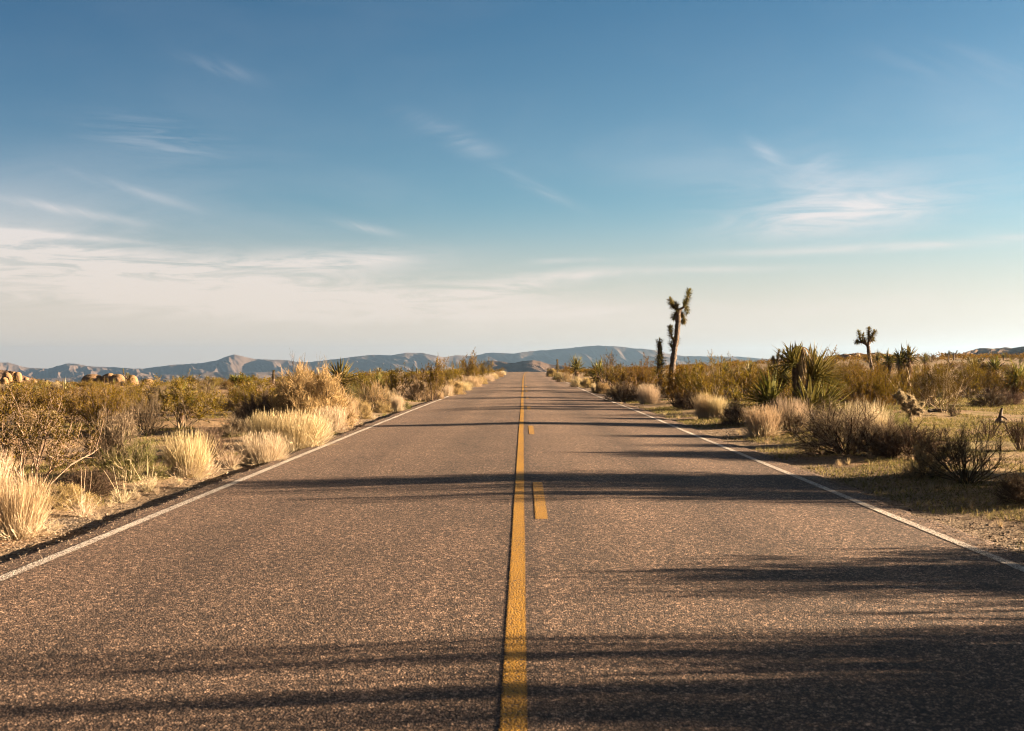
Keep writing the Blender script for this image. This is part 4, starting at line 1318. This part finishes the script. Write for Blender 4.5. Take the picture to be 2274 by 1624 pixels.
joshua(50, [(1488, 880), q4(1675, 930), q4(1682, 850), q4(1700, 700), q4(1722, 570), q4(1733, 430), q4(1735, 330), q4(1745, 290)], [0.22, 0.16, 0.145, 0.14, 0.13, 0.125, 0.13, 0.12],
       [([q4(1740, 310), q4(1790, 285, -.1), q4(1815, 240, -.15), q4(1835, 190, -.15), q4(1843, 120, -.1)], [0.066, 0.060, 0.054, 0.051, 0.036]),
        ([q4(1735, 320), q4(1695, 285, .1), q4(1665, 255, .15), q4(1656, 205, .2)], [0.066, 0.060, 0.051, 0.036]),
        ([q4(1735, 310), q4(1712, 270, -.2), q4(1708, 245, -.25)], [0.066, 0.060, 0.048]),
        ([q4(1740, 320), q4(1782, 340, .15), q4(1795, 380, .2), q4(1783, 435, .2)], [0.060, 0.048, 0.042, 0.030]),
        ([q4(1735, 320), q4(1700, 340, .1), q4(1692, 390, .15)], [0.060, 0.042, 0.030]),
        ([q4(1740, 300), q4(1822, 270, .1), q4(1832, 320, .2)], [0.054, 0.042, 0.030]),
        ([q4(1700, 640), q4(1675, 590, -.05), q4(1660, 540, -.1), q4(1656, 480, -.1)], [0.054, 0.045, 0.039, 0.030]),
        ([q4(1692, 720), q4(1668, 690, .1), q4(1664, 640, .12)], [0.036, 0.030, 0.024]),
        ([q4(1708, 690), q4(1722, 660, .2), q4(1730, 590, .25)], [0.036, 0.030, 0.024])],
       [[(0.25, 1, 420)], [(0.3, 1, 260)], [(0.3, 1, 170)], [(0.2, 1, 300)], [(0.2, 1, 170)], [(0.4, 1, 130)], [(0.2, 1, 330)], [(0.2, 1, 130)], [(0.4, 1, 60)]],
       'tall forked spiky tree with bent bare trunk, highest against the sky', 0.23, 0.042, 301)

joshua(70, [(1933, 862), q6(290, 440), q6(272, 360), q6(260, 285), q6(255, 225)], [0.19, 0.14, 0.125, 0.115, 0.12],
       [([q6(256, 235), q6(225, 205, .1), q6(190, 192, .2), q6(150, 192, .25)], [0.084, 0.072, 0.060, 0.048]),
        ([q6(192, 192, .2), q6(182, 150, .15), q6(172, 105, .1)], [0.060, 0.054, 0.036]),
        ([q6(222, 203, .1), q6(205, 170, .3), q6(212, 128, .35)], [0.060, 0.054, 0.036]),
        ([q6(255, 230), q6(262, 160, -.1), q6(262, 75, -.1)], [0.090, 0.084, 0.042]),
        ([q6(255, 225), q6(225, 180, -.2), q6(222, 165, -.25)], [0.072, 0.060, 0.048]),
        ([q6(260, 190, -.1), q6(290, 145, -.2), q6(318, 105, -.25)], [0.078, 0.072, 0.042]),
        ([q6(268, 205, 0), q6(288, 178, .15), q6(310, 168, .2)], [0.060, 0.048, 0.036])],
       [[(0.55, 1, 170)], [(0.2, 1, 190)], [(0.3, 1, 140)], [(0.35, 1, 300)], [(0.4, 1, 60)], [(0.35, 1, 230)], [(0.5, 1, 110)]],
       'branching spiky tree with many raised arms on a slim trunk, right of the large yucca', 0.235, 0.046, 302)


# the large yucca cluster
def q5(x, y, z=0): return (1480 + x * 0.2187, 710.5 + y * 0.2187, z)


YD = 27.0
yb = pix(YD, [q5(1340, 900)])[0]; yb[2] = terrain(yb[0], yb[1])
yr = root_empty('yucca', *yb, 'large many-headed yucca with a shaggy drooping dead column, right of the road', 'yucca')
r5 = rg(401)
tb = MB()
trunks = []
for pts, rr in [([(1774, 950), q5(1325, 700), q5(1310, 560), q5(1330, 400), q5(1335, 290)], [0.16, 0.14, 0.13, 0.12, 0.10]),
                ([(1790, 948, .3), q5(1420, 760, .35), q5(1440, 600, .4)], [0.13, 0.11, 0.09]),
                ([(1750, 948, -.2), q5(1080, 865, -.25)], [0.12, 0.09]), ([(1800, 948, -.4), q5(1430, 900, -.5)], [0.12, 0.10])]:
    trunks.append(limb(tb, pix(YD, pts), rr, 10, 5))
part('trunk', tb, M['bark'], yr, yb)
dl = MB()
skirt(dl, r5, trunks[0][6:], 300, 0.5, 0.028, 0, 0.16)
skirt(dl, r5, pix(YD, [q5(1330, 285), q5(1345, 330, -.05), q5(1350, 480, -.1)]), 150, 0.6, 0.03, 0, 0.14)
c = pix(YD, [q5(1342, 290)])[0]
a_ = r5.uniform(0, 2 * pi, 44)
dd_ = nrm(np.stack([np.cos(a_) * .55 + .12, np.sin(a_) * .55, np.full(44, 0.35)], 1))
blades(dl, np.tile(c, (44, 1)) + dd_ * 0.04, dd_, r5.uniform(0.25, 0.45, 44), np.full(44, 0.03), r5.uniform(0.9, 1.9, 44), 0, r5, 0.12, 7)
skirt(dl, r5, trunks[1][4:], 60, 0.5, 0.03)
part('dead_leaves', dl, M['dead'], yr, yb)
for (cx, cy, cz, ax, n, L, th) in [(1275, 450, -.15, (-0.75, -0.25, 0.55), 62, 0.68, (4, 78)), (1235, 640, .1, (-0.95, 0.0, 0.28), 34, 0.78, (5, 40)),
                                   (1480, 590, .25, (0.66, -0.25, 0.70), 100, 1.02, (3, 72)), (1500, 630, .4, (0.95, 0.1, 0.2), 30, 0.75, (4, 40)),
                                   (1050, 850, -.3, (-0.62, -0.25, 0.62), 72, 1.02, (4, 66)), (1425, 900, -.55, (0.1, -0.35, 0.95), 76, 0.84, (3, 70)),
                                   (1560, 910, -.2, (0.55, -0.1, 0.7), 44, 0.98, (4, 55))]:
    lf = MB()
    rosette(lf, r5, pix(YD, [q5(cx, cy, cz)])[0], ax, int(n * 1.5), L, 0.055, th, 0.06, 0, 0.05, 0.2)
    part('leaf_fan', lf, M['yleaf'], yr, yb)
PLACED.append((yb[0], yb[1], 2.4))

# cholla
cx_, cd_ = ground_hit(2022, 937)
cz_ = float(terrain(cx_, cd_))
cr = root_empty('cholla_cactus', cx_, cd_, cz_, 'pale furry jointed cactus glowing at its edges, right side', 'cactus')
r6 = rg(501)
sc = cd_ / F


def cj(px, py, z): return np.array([(px - 2022) * sc, z, (935 - py) * sc])


joints = []
extra = []
for (bx, by, bz, n_, ex) in [(2002, 884, 0.0, 9, 11), (2026, 908, 0.0, 15, 14)]:
    for _ in range(n_):
        p0 = np.array([bx + r6.normal() * ex * .55, by + r6.normal() * ex * .5, bz + r6.normal() * 0.12])
        d0 = nrm(np.array([[p0[0] - bx, p0[1] - by - 3, (p0[2] - bz) * 80]]) + r6.normal(size=(1, 3)) * 3)[0]
        extra.append((tuple(p0), tuple(p0 + d0 * np.array([9, 9, 0.1])), r6.uniform(.055, .07)))
for (a, b, rad) in extra + [((2020, 938, 0), (2016, 916, 0), .055), ((2016, 918, 0), (2007, 902, -.05), .07), ((2007, 904, -.05), (1998, 892, .02), .07),
                    ((2006, 898, .05), (2003, 882, .08), .07), ((2004, 884, .08), (2013, 876, .05), .065), ((2002, 880, -.05), (1997, 889, -.1), .06), ((2013, 877, .02), (2019, 884, -.03), .06),
                    ((2014, 914, .05), (2027, 902, .08), .07), ((2022, 906, .05), (2032, 896, .1), .065), ((2030, 898, .05), (2041, 903, .03), .06), ((2026, 906, -.08), (2038, 908, -.14), .06),
                    ((2020, 916, -.05), (2034, 916, -.12), .065), ((2034, 917, -.1), (2042, 910, -.12), .055), ((2016, 920, .1), (2030, 925, .14), .06), ((2014, 908, -.1), (2018, 896, -.16), .06),
                    ((2012, 902, .15), (2022, 894, .2), .06), ((1998, 894, 0), (1992, 884, .02), .05), ((2010, 912, -.15), (2000, 904, -.2), .055), ((2036, 906, .05), (2042, 897, .08), .05)]:
    jb = MB(); A_ = cj(*a); B_ = cj(*b)
    t = np.linspace(0, 1, 8)[:, None]; P = A_ * (1 - t) + B_ * t
    prof = np.array([.55, .85, 1, 1.05, 1.05, 1, .8, .3]) * rad * 0.62
    tubes(jb, P[None], prof[None], 8, 0, True)
    jo = link('joint', jb.mesh('joint', M['core']), cr)
    sb = MB(); n = 270
    u = r6.uniform(0, 1, n); c = A_ + (B_ - A_) * u[:, None]
    ax = nrm((B_ - A_)[None])[0]
    d = r6.normal(size=(n, 3)); d = nrm(d - ax * (d @ ax)[:, None])
    endm = u > 0.85
    d[endm] = nrm(d[endm] + ax * 0.9)
    rr = np.interp(u, np.linspace(0, 1, 8), prof)[:, None]
    P0 = c + d * rr * 0.9
    d2 = nrm(d + 0.45 * r6.normal(size=(n, 3)))
    Ls = r6.uniform(0.03, 0.065, n)[:, None]
    ribbons(sb, np.stack([P0, P0 + d2 * Ls], 1), np.broadcast_to(np.array([0.0075, 0.003]), (n, 2)), 0, r6)
    link('spines', sb.mesh('spines', M['spine']), jo)
PLACED.append((cx_, cd_, 0.9))


def ico(sub):
    import bmesh
    bm = bmesh.new(); bmesh.ops.create_icosphere(bm, subdivisions=sub, radius=1.0)
    V = np.array([v.co[:] for v in bm.verts]); Fc = np.array([[v.index for v in f.verts] for f in bm.faces]); bm.free()
    return V, Fc


ICO = ico(5)


def fb3(V, s, sc_, o=4):
    return (fbm(V[:, 0] * sc_ + 11, V[:, 1] * sc_ + V[:, 2] * 0.7 * sc_, s, o) + fbm(V[:, 2] * sc_ + 5, V[:, 0] * sc_ - V[:, 1] * 0.6 * sc_, s + 7, o)) * 0.6


def boulder(x, yt, yb_, wpx, d, label, seed, depth=0.9, name='boulder', lump=0.13, group=None, pw=0.92):
    V, Fc = ICO
    V = V.copy()
    V = np.sign(V) * np.abs(V) ** pw
    V = V * (1 + lump * fb3(V, seed, 1.1, 3) + 0.05 * fb3(V, seed + 40, 4.0, 3))[:, None]
    V[:, 2] = np.where(V[:, 2] < -0.3, -0.3 + (V[:, 2] + 0.3) * 0.3, V[:, 2])
    w = wpx * d / F / 2; h = (yb_ - yt) * d / F
    lo, hi = V[:, 2].min(), V[:, 2].max()
    V = V * np.array([w / np.abs(V[:, 0]).max(), w * depth, 0]) + np.array([0, 0, 1]) * ((V[:, 2] - lo) / (hi - lo) * h)[:, None]
    b = MB(); b.add(V, Fc, 0, True)
    o = link(name, b.mesh(name, M['rock']))
    o.location = ((x - VX) / F * d, d, CAM_H + (VY - yb_) / F * d)
    return tag(o, label, 'boulder' if name == 'boulder' else 'rock', group)


boulder(202, 831, 856, 50, 150, 'wide tan boulder, leftmost of the row on the far scrub line', 11, 0.8)
boulder(238, 829, 856, 38, 150, 'rounded boulder joined to another, second of the far row', 12, 0.8)
boulder(257, 830.5, 856, 34, 149, 'bulging boulder right against the rounded one in the far row', 13, 0.8)
boulder(289, 832.5, 858, 28, 150, 'small domed boulder right of the two-headed far tree', 14, 0.9)
boulder(325, 841, 858, 30, 148, 'flat low boulder at the right end of the far row', 15, 0.9)
boulder(9, 827, 850, 24, 175, 'tan boulder with shadowed cleft at the left picture edge', 16, 0.8)
boulder(22, 825, 851, 28, 176, 'tallest boulder of the heap on the rocky slope, far left', 17, 0.8)
boulder(33, 826, 851, 20, 174, 'slim upright boulder on the right of the far left heap', 18, 0.8)
boulder(3, 838, 858, 22, 170, 'low boulder at the foot of the far left heap', 19, 0.8)
for i, (x, yt, yb_, w, d) in enumerate([(52, 838, 846, 12, 190), (70, 843, 851, 14, 185), (95, 848, 856, 14, 180), (1895, 785, 793, 22, 255), (1932, 786, 795, 26, 250), (1962, 787, 796, 20, 250), (1878, 788, 796, 16, 245), (1985, 791, 799, 16, 245)]):
    boulder(x, yt, yb_, w, d, 'small dark rock on the left rocky slope' if i < 3 else 'rock on the rocky rise at the right skyline', 30 + i, 0.9, 'rock', 0.3,
            'rocks on the left rocky slope' if i < 3 else 'rocks on the right rocky rise')
hx, hd = ground_hit(2111, 1063)
boulder(2111, 1049, 1064, 32, hd, 'small rounded stone at the foot of the large dark open shrub', 45, 0.9, 'rock', 0.2)
hx, hd = ground_hit(790, 1090)

# dead stump and fallen log on the pale ground at right
sx, sd = ground_hit(2212, 940)
b = MB()
zz = float(terrain(sx, sd)); k_ = sd / F
limb(b, np.array([[0, 0, -0.05], [2 * k_, 0, 12 * k_], [6 * k_, 0.05, 24 * k_], [10 * k_, 0.05, 39 * k_]]), [0.07, 0.055, 0.045, 0.03], 9, 3)
limb(b, np.array([[-9 * k_, 0, -0.03], [-4 * k_, 0, 7 * k_], [4 * k_, 0, 16 * k_]]), [0.05, 0.045, 0.03], 8, 4)
limb(b, np.array([[4 * k_, 0, 16 * k_], [10 * k_, -.1, 14 * k_], [14 * k_, -.1, 8 * k_]]), [0.03, 0.026, 0.018], 7, 5)
limb(b, np.array([[0, 0, 4 * k_], [8 * k_, -.1, 4 * k_], [13 * k_, -.15, -1 * k_]]), [0.035, 0.03, 0.02], 7, 6)
o = link('dead_stump', b.mesh('dead_stump', M['wood'])); o.location = (sx, sd, zz)
tag(o, 'broken leaning stump of dead wood among low brush, right', 'stump')
lx, ld = ground_hit(2075, 916)
b = MB(); k_ = ld / F
limb(b, np.array([[-18 * k_, 0, .05], [0, .1, .07], [16 * k_, 0.0, .06]]), [0.05, 0.06, 0.045], 8, 7)
limb(b, np.array([[2 * k_, 0, .08], [9 * k_, -.2, .12], [14 * k_, -.3, .05]]), [0.04, 0.03, 0.02], 7, 8)
o = link('fallen_log', b.mesh('fallen_log', M['wood'])); o.location = (lx, ld, float(terrain(lx, ld)))
tag(o, 'dark fallen log lying on pale ground right of the cactus', 'log')

# ------------------------------------------------------------------ the scrub behind, plant by plant
rs = np.random.default_rng(7)
random.seed(5)
PL = [(a, b_, c_) for a, b_, c_ in PLACED]


def scatter(side, n_try, d0, d1, xmin, minsep, cap):
    cnt = 0
    for _ in range(n_try):
        if cnt >= cap: break
        d = math.sqrt(rs.uniform(d0 * d0, d1 * d1))
        edge = 0.545 * d + 3
        x = rs.uniform(xmin, edge) * side + (curve_x(d) if d < 240 else 0)
        gap = minsep * (0.8 + 0.5 * rs.uniform())
        p = vn(x * 0.11, d * 0.11, 91)
        if p < 0.40 and rs.uniform() < 0.9: continue        # bare openings
        # keep the sandy clearing and the pale ground open
        px, py = VX + x / d * F, VY + (CAM_H - float(terrain(x, d))) / d * F
        if 470 < px < 640 and 845 < py < 910 and d < 65: continue
        if 700 < px < 760 and 840 < py < 870: continue
        if px > 2030 and 885 < py < 960: continue
        if side < 0 and px < 330 and 880 < py < 935 and rs.uniform() < .45: continue
        if px > 1480 and py > 940: continue
        if 1750 < px < 2030 and py > 925: continue
        if any((x - a) ** 2 + (d - b_) ** 2 < (gap * 0.5 + c_ * 0.32) ** 2 for a, b_, c_ in PL): continue
        u = rs.uniform()
        sc_ = rs.uniform(0.75, 1.25)
        s_ = 'left' if side < 0 else 'right'
        near = d < 48
        where = ('middle scrub' if near else 'far scrub') + (' left of the road' if side < 0 else ' right of the road')
        if u < 0.56:
            k, w, h, lab, cat = 'creosote_bush', 1.75 * sc_, 1.15 * sc_ * rs.uniform(0.85, 1.25), 'olive creosote bush among many alike in the ' + where, 'shrub'
        elif u < 0.70:
            k, w, h, lab, cat = 'dusky_shrub', 1.0 * sc_, 0.55 * sc_, 'low dusky shrub among many alike in the ' + where, 'shrub'
        elif u < 0.80:
            k, w, h, lab, cat = 'golden_shrub', 0.8 * sc_, 0.5 * sc_, 'low golden tuft among many alike in the ' + where, 'shrub'
        elif u < 0.86:
            k, w, h, lab, cat = 'bare_bush', 1.0 * sc_, 0.85 * sc_, 'bare twiggy bush among many alike in the ' + where, 'shrub'
        elif u < 0.90:
            k, w, h, lab, cat = 'grey_green_shrub', 0.9 * sc_, 0.6 * sc_, 'grey-green shrub among many alike in the ' + where, 'shrub'
        elif u < 0.985:
            k, w, h, lab, cat = 'yucca', 1.1 * sc_, 1.15 * sc_ * rs.uniform(0.8, 1.35), 'spiky yucca among many alike in the ' + where, 'yucca'
        else:
            k, w, h, lab, cat = 'joshua_tree', 1.3 * sc_, 1.9 * sc_, 'small branching tree among the ' + where, 'tree'
            if d < 60: continue
        if near and k == 'yucca': h *= 0.8
        top = np.interp(px, [0, 330, 480, 620, 800, 1000, 1200, 1330, 1420, 1600, 1800, 2000, 2273],
                        [851, 849, 842, 837, 824, 815, 826, 818, 806, 800, 795, 791, 788]) + rs.uniform(-5, 12) * (1.8 if k == 'creosote_bush' else 1)
        hmax = CAM_H + (VY - top) / F * d - float(terrain(x, d))
        if k in ('yucca', 'joshua_tree'): hmax += 9 / F * d
        if h > hmax: w *= max(0.6, hmax / h) ** 0.5; h = hmax
        if h < 0.3: continue
        PL.append((x, d, w))
        spawn(k, int(rs.integers(0, 6)), x, d, w, h, rs.uniform(0, 6.28), lab, cat, k.replace('_', ' ') + 's in the ' + where, detail=d < 40)
        cnt += 1
    return cnt


nL = scatter(-1, 5000, 24, 62, 6.8, 1.9, 105) + scatter(-1, 6000, 62, 150, 7.5, 2.3, 190)
nR = scatter(1, 5000, 27, 62, 7.0, 1.8, 110) + scatter(1, 6000, 62, 170, 7.5, 2.4, 200)
print('scattered', nL, nR)

# the scrub beyond, one mass on each side
def far_mass(name, side, d0, d1, n, label):
    r = rg(880 + side)
    b = MB()
    d = np.sqrt(r.uniform(d0 ** 2, d1 ** 2, n)); x = side * r.uniform(7.5 + 0 * d, 0.58 * d + 6) + curve_x(np.minimum(d, 235))
    z = terrain(x, d)
    w = r.uniform(0.6, 1.3, n); h = r.uniform(0.55, 1.15, n)
    K = 70
    i = np.repeat(np.arange(n), K)
    dirs = sphere_dirs(r, n * K, 0, 95)
    rad = r.uniform(0.35, 1.0, n * K) ** 0.6
    C = np.stack([x[i], d[i], z[i]], 1) + dirs * (rad[:, None] * np.stack([w[i], w[i], h[i]], 1))
    leaves(b, C, nrm(dirs + 0.7 * r.normal(size=dirs.shape)), r.uniform(0.12, 0.3, n * K), 0.3, r)
    o = link(name, b.mesh(name, M['leaf']))
    return tag(o, label, 'scrub', kind='stuff')


far_mass('distant_scrub', -1, 140, 260, 700, 'mass of distant olive scrub beyond the single bushes, left of the road')
far_mass('distant_scrub', 1, 160, 300, 900, 'mass of distant olive scrub climbing to the right skyline')
b = MB(); r = rg(66)
n = 26; yy = r.uniform(222, 250, n); xx = r.uniform(-10, 14, n)
i = np.repeat(np.arange(n), 120); dirs = sphere_dirs(r, n * 120, 0, 95)
sz = r.uniform(0.4, 1.0, n)
C = np.stack([xx[i], yy[i], terrain(xx, yy)[i] + 0.3], 1) + dirs * (r.uniform(0.3, 1, n * 120)[:, None] * sz[i][:, None] * np.array([1.2, 1.2, 1.0]))
keep = ~((np.abs(C[:, 0] - curve_x(C[:, 1])) < 4.6))
leaves(b, C[keep], nrm(dirs[keep] + r.normal(size=dirs[keep].shape)), r.uniform(0.1, 0.25, keep.sum()), 0.3, r)
tag(link('roadside_scrub', b.mesh('roadside_scrub', M['leaf'])), 'scrub where the road drops from sight behind the crest', 'scrub', kind='stuff')

# ------------------------------------------------------------------ short growth, litter and gravel on the verges
r = rg(71)
b = MB()
def green(x, y):
    return fbm(x * 0.30, y * 0.30, 44, 3) + 0.35 * fbm(x * 1.4, y * 1.4, 45, 2)


n = 420000
d = np.exp(r.uniform(np.log(4.5), np.log(46), n)); x = np.where(r.uniform(0, 1, n) < 0.30, -r.uniform(4.35, 13, n), r.uniform(4.3, 21, n))
gq = green(x, d)
keep = (gq > np.where(x < 0, 0.18, -0.05)) & (np.abs(x) < 0.53 * d + 1.5)
x, d = x[keep], d[keep]; n = len(x)
base = np.stack([x, d, terrain(x, d) - 0.005], 1)
dirs = nrm(r.normal(size=(n, 3)) * np.array([.55, .55, 0.1]) + np.array([0, 0, 0.75]))
L = r.uniform(0.02, 0.075, n) * (1 + 0.025 * d)
P = np.stack([base, base + dirs * L[:, None]], 1)
W = np.stack([0.0035 + 0.00035 * d, 0.0006 * np.ones(n)], 1)
ribbons(b, P, W, 0, r)
tag(link('grass', b.mesh('grass', M['grass'])), 'short green and dry grass on the verges', 'grass', kind='stuff')
# dry straw tussocks in the grass
rr_ = rg(72)
tus = [(1990, 1020, 14), (2005, 1022, 12), (2022, 1024, 14), (2100, 1090, 12), (1740, 990, 14), (1860, 1035, 14), (1880, 1032, 12), (1960, 1060, 14), (1700, 985, 12), (1640, 965, 14), (1545, 935, 12), (1400, 905, 8), (1420, 907, 8), (1380, 900, 8),
       (1930, 1018, 16), (1800, 1010, 12), (2060, 1085, 12), (2150, 1130, 14), (2215, 1170, 14), (1475, 922, 10), (1505, 930, 10)]
for i, (px, py, s_) in enumerate(tus):
    put('grass_tussock', i, px, py, py - s_, s_ * 1.5, 'little dry tussock in the short grass beside the right road edge', 'grass clump', 'little dry tussocks by the right road edge', detail=False)
for i, (px, py, s_, lab) in enumerate([(120, 1178, 26, 'l'), (215, 1160, 20, 'l'), (300, 1112, 16, 'l'), (380, 1085, 18, 'l'), (440, 1068, 18, 'l'), (395, 1078, 14, 'l'), (520, 1045, 18, 'l'), (240, 1128, 14, 'l'), (345, 1100, 14, 'l'),
                                       (610, 1025, 18, 'l'), (655, 1012, 16, 'l'), (715, 988, 16, 'l'), (760, 965, 14, 'l'), (800, 945, 14, 'l'), (830, 932, 12, 'l')]):
    put('dry_weed', i, px, py, py - s_ * 0.9, s_ * 1.4, 'little bleached weed at the gravel edge of the left verge', 'weed', 'little bleached weeds on the left verge', detail=False)

V8 = np.array([[1, 0, 0], [-1, 0, 0], [0, 1, 0], [0, -1, 0], [0, 0, 1], [0, 0, -1]], float)
F8 = np.array([[0, 2, 4], [2, 1, 4], [1, 3, 4], [3, 0, 4], [2, 0, 5], [1, 2, 5], [3, 1, 5], [0, 3, 5]])
n = 16000
d = np.exp(r.uniform(np.log(4), np.log(30), n)); sd_ = np.where(r.uniform(0, 1, n) < 0.4, -1, 1)
x = sd_ * (4.02 + np.abs(r.normal(size=n)) * np.where(sd_ < 0, 0.7, 1.2))
x = np.where(sd_ < 0, np.minimum(x, edge_l(d) - 0.02), np.maximum(x, edge_r(d) + 0.02))
s_ = r.uniform(0.004, 0.013, n) * np.where(r.uniform(0, 1, n) < 0.04, 2.2, 1)
V = V8[None] * s_[:, None, None] * r.uniform(0.5, 1.3, (n, 6, 1)) * np.array([1, 1, 0.75]) + np.stack([x, d, terrain(x, d) + s_ * 0.3], 1)[:, None]
b = MB(); b.add(V, (F8[None] + 6 * np.arange(n)[:, None, None]).reshape(-1, 3))
tag(link('gravel', b.mesh('gravel', M['stone'])), 'loose gravel along both road edges', 'gravel', kind='stuff')
n = 3200
d = np.exp(r.uniform(np.log(4), np.log(30), n)); sd_ = np.where(r.uniform(0, 1, n) < 0.5, -1, 1)
inn = np.abs(r.normal(size=n)) * 0.16 + 0.02
x = np.where(sd_ < 0, edge_l(d) + inn, edge_r(d) - inn)
s_ = r.uniform(0.003, 0.010, n)
V = V8[None] * s_[:, None, None] * r.uniform(0.5, 1.3, (n, 6, 1)) * np.array([1, 1, 0.75]) + np.stack([x, d, road_z(d) + crown(x) + s_ * 0.3], 1)[:, None]
b = MB(); b.add(V, (F8[None] + 6 * np.arange(n)[:, None, None]).reshape(-1, 3))
tag(link('gravel', b.mesh('gravel', M['stone'])), 'grit strewn on the edges of the asphalt', 'gravel', kind='stuff')
# fallen twigs on the left verge and under the shrubs
n = 2600
d = np.exp(r.uniform(np.log(5), np.log(40), n)); x = np.where(r.uniform(0, 1, n) < .5, -1, 1) * r.uniform(4.4, 14, n)
a = r.uniform(0, 2 * pi, n); L = r.uniform(0.04, 0.22, n)
p0 = np.stack([x, d, terrain(x, d) + 0.006], 1); x1 = x + np.cos(a) * L; d1 = d + np.sin(a) * L
P = np.stack([p0, np.stack([x1, d1, terrain(x1, d1) + 0.012], 1)], 1)
b = MB(); tubes(b, P, taper(P, 0.004, 0.002), 3)
tag(link('twig_litter', b.mesh('twig_litter', M['twig'])), 'fallen twigs scattered on the verges', 'litter', kind='stuff')

# ------------------------------------------------------------------ the air
hz = MB()
x0, x1, y0, y1, z0, z1 = -9200, 9200, -1000, 9700, -115, 165
hv = np.array([[x, y, z] for x in (x0, x1) for y in (y0, y1) for z in (z0, z1)], float)
hz.add(hv, [[0, 1, 3, 2], [4, 6, 7, 5], [0, 4, 5, 1], [2, 3, 7, 6], [0, 2, 6, 4], [1, 5, 7, 3]])
m = bpy.data.materials.new("haze"); m.use_nodes = True
T = NT(m.node_tree)
pv = T.n('ShaderNodeVolumePrincipled')
pv.inputs['Color'].default_value = (0.43, 0.67, 1.0, 1)
pv.inputs['Density'].default_value = 0.000072
pv.inputs['Anisotropy'].default_value = 0.75
out = T.n('ShaderNodeOutputMaterial')
T.t.links.new(pv.outputs[0], out.inputs['Volume'])
tag(link('haze', hz.mesh('haze', m)), kind='stuff')
